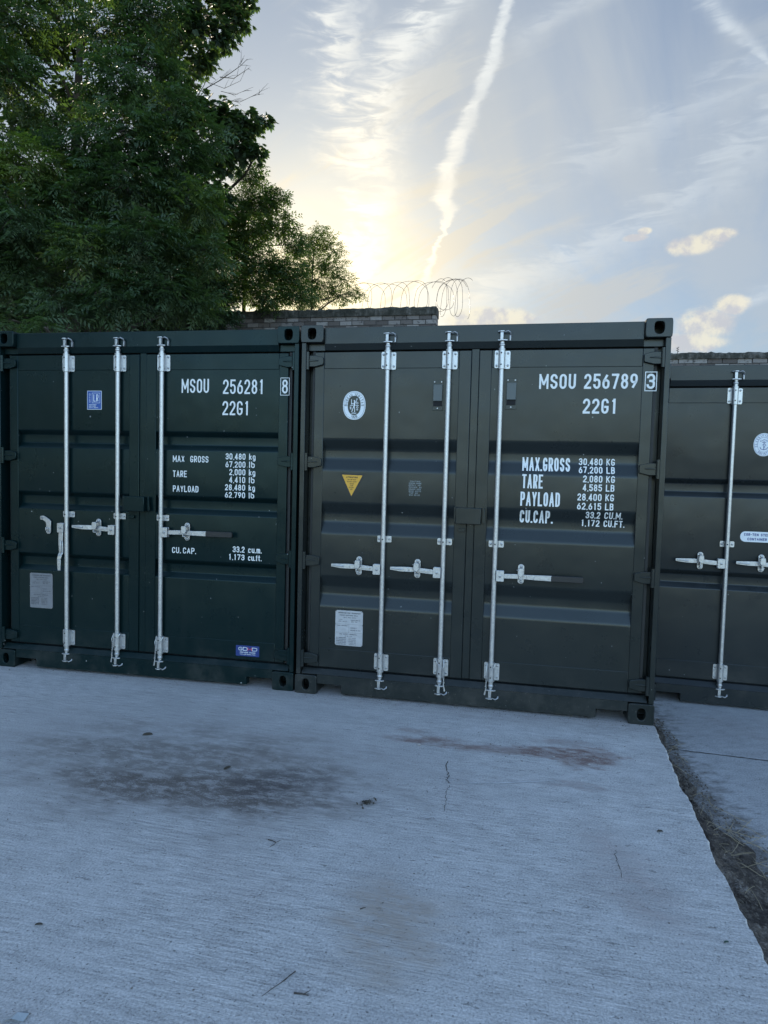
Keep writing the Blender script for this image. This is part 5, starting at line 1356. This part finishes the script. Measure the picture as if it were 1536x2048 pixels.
twig([(-.236, 1.898, .003), (-.222, 1.896, .004), (-.205, 1.893, .004), (-.190, 1.890, .003)], .0028, 'stubby thick twig lying beside the long thin one')
twig([(-.05, 2.290, .003), (-.04, 2.296, .003), (-.03, 2.30, .003)], .002, 'tiny dark twig fragment beside the tan stain')
def leafobj(x, y, s, rot, m_, label, lift=.004):
    mb = MB(); n = 10; P = []
    for i in range(n): 
        a = 2 * PI * i / n; q = s * (.55 + .45 * abs(math.cos(a)) ** .7) ; P.append(Vector((q * math.cos(a), .5 * q * math.sin(a), lift + .35 * s * abs(math.sin(a)))))
    c = math.cos(rot); s_ = math.sin(rot)
    vs = [(x + p.x * c - p.y * s_, y + p.x * s_ + p.y * c, p.z) for p in P]; ctr = (x, y, lift)
    mb.v = vs + [ctr] + [(a, b_, z + .0012) for a, b_, z in vs] + [(x, y, lift + .0012)]
    mb.f = [(i, (i + 1) % n, n) for i in range(n)] + [(n + 1 + (i + 1) % n, n + 1 + i, 2 * n + 1) for i in range(n)] + [(i, n + 1 + i, n + 1 + (i + 1) % n, (i + 1) % n) for i in range(n)]
    tag(mb.build('fallen_leaf', m_, smooth=40), label, 'leaf')
M_DL = simple('dead_leaf', (.045, .038, .028), .8, 0, .3, 60)
leafobj(-1.368, 3.801, .030, .3, M_DL, 'dark curled leaf above the big oily stain')
leafobj(-.795, 3.389, .024, .9, M_DL, 'small dark leaf lying within the oily stain')
leafobj(-1.149, 2.164, .013, .2, M_DL, 'tiny dark leaf near the left edge of the slab')
leafobj(1.279, 2.866, .016, .1, M_DL, 'small dark leaf close to the broken slab edge')
leafobj(1.212, 2.163, .010, .1, simple('green_leaf', (.02, .05, .03), .6), 'tiny green leaf near the lower right slab edge')
def clump():
    r = random.Random(5); mb = MB()
    for i in range(60):
        a = r.uniform(0, 6.28); d = abs(r.gauss(0, .018)); p = Vector((-.048 + d * 1.3 * math.cos(a), 3.056 + d * math.sin(a), r.uniform(.003, .014))); s_ = r.uniform(.004, .011); b_ = r.uniform(0, 6.28)
        u = Vector((math.cos(b_), math.sin(b_), r.uniform(-.6, .6))) * s_; w = Vector((-math.sin(b_), math.cos(b_), r.uniform(-.6, .6))) * s_ * .5
        mb.add([p - u, p - w, p + u, p + w], [(0, 1, 2, 3)])
    tag(mb.build('dirt_clump', M_DL), 'dark clump of dirt and moss at the middle of the slab', 'dirt')
clump()
def stone(x, y, s, m_, label, seed):
    r = random.Random(seed); mb = MB(); n = 8
    rings = [(.5, 0.), (1., .25), (.85, .6), (.35, .85)]; 
    for k, (q, z) in enumerate(rings):
        for i in range(n):
            a = 2 * PI * i / n; w = s * q * r.uniform(.75, 1.15); mb.v.append((x + w * math.cos(a), y + w * .8 * math.sin(a), .001 + s * z * r.uniform(.85, 1.1)))
    for k in range(3):
        for i in range(n): j = (i + 1) % n; mb.f.append((k * n + i, k * n + j, (k + 1) * n + j, (k + 1) * n + i))
    mb.f.append(tuple(range(3 * n, 4 * n))); mb.f.append(tuple(range(n))[::-1])
    tag(mb.build('stone', m_, smooth=50), label, 'stone')
M_ST = simple('pale_stone', (.30, .29, .29), .85, 0, .3, 80)
stone(.240, 3.756, .013, M_ST, 'pale pebble at the left end of the rusty scuffs', 1)
stone(1.0, 3.637, .008, M_ST, 'small pale pebble in the middle of the rusty scuffs', 2)
stone(1.172, 3.55, .009, M_ST, 'small pale pebble right of the rusty scuffs', 3)
stone(.22, 3.96, .006, M_ST, 'tiny pale pebble in front of the middle container sill', 4)
# grit gathered along the sills and blown over the slab
def grit():
    r = random.Random(77); mb = MB()
    pts = []
    for i in range(900):
        k = r.random()
        if k < .55:
            o, yaw, wd = ((-3.023, 5.0872), -.1802, 2.4) if r.random() < .45 else ((-.6111, 4.631), YAW, 2.4)
            a = r.uniform(0, wd); d = abs(r.gauss(0, .05)) - .03
            pts.append((o[0] + math.cos(yaw) * a + math.sin(yaw) * d, o[1] + math.sin(yaw) * a - math.cos(yaw) * d))
        elif k < .8: pts.append((-.9 + r.gauss(0, .5), 3.3 + r.gauss(0, .22)))
        elif k < .9: pts.append((.9 + r.gauss(0, .35), 3.7 + r.gauss(0, .10)))
        else: pts.append((r.uniform(-2, 1.2), r.uniform(1.9, 4)))
    for x, y in pts:
        s_ = r.uniform(.0012, .0042) * (1.5 if r.random() < .08 else 1); a = r.uniform(0, 6.3); n = 5
        ring = [(x + s_ * r.uniform(.7, 1.2) * math.cos(a + 2 * PI * i / n), y + s_ * r.uniform(.7, 1.2) * math.sin(a + 2 * PI * i / n), .0008) for i in range(n)]
        mb.add(ring + [(x + r.gauss(0, s_ * .2), y, .001 + s_ * .9)], [(i, (i + 1) % n, n) for i in range(n)])
    tag(mb.build('grit', simple('grit', (.13, .12, .11), .9, 0, .8, 25)), kind='stuff')
grit()
# clear plastic scrap in the corner
def scrap():
    mb = MB(); P = [(-1.045, 1.772, .002), (-1.010, 1.792, .010), (-.993, 1.806, .004), (-.978, 1.788, .012), (-.985, 1.770, .003), (-1.015, 1.765, .016)]
    c = (-1.008, 1.782, .020); mb.v = P + [c]; n = 6; mb.f = [(i, (i + 1) % n, n) for i in range(n)]
    o = mb.build('plastic_scrap', simple('cloudy_plastic', (.24, .27, .30), .3, 0, .2, 60)); s_ = o.modifiers.new('solid', 'SOLIDIFY'); s_.thickness = .0012
    tag(o, 'crumpled scrap of cloudy plastic at the bottom left corner', 'plastic')
scrap()
# dry weed stalk on the right wall's coping
def weed():
    p = at(1355, 704, 11.55); mb = MB(); b = Vector((p.x, p.y, 3.825))
    mb.tube([b, b + Vector((.005, 0, .05)), b + Vector((0, 0, .11))], [.006, .005, .004], 5)
    for q in range(5): mb.tube([b + Vector((0, 0, .03 + .018 * q)), b + Vector((.022 * (-1) ** q, 0, .045 + .018 * q))], [.004, .006], 5)
    tag(mb.build('weed_stalk', M_TWIG), 'tiny weed stalk standing on the lower brick wall beside the middle container', 'weed')
weed()
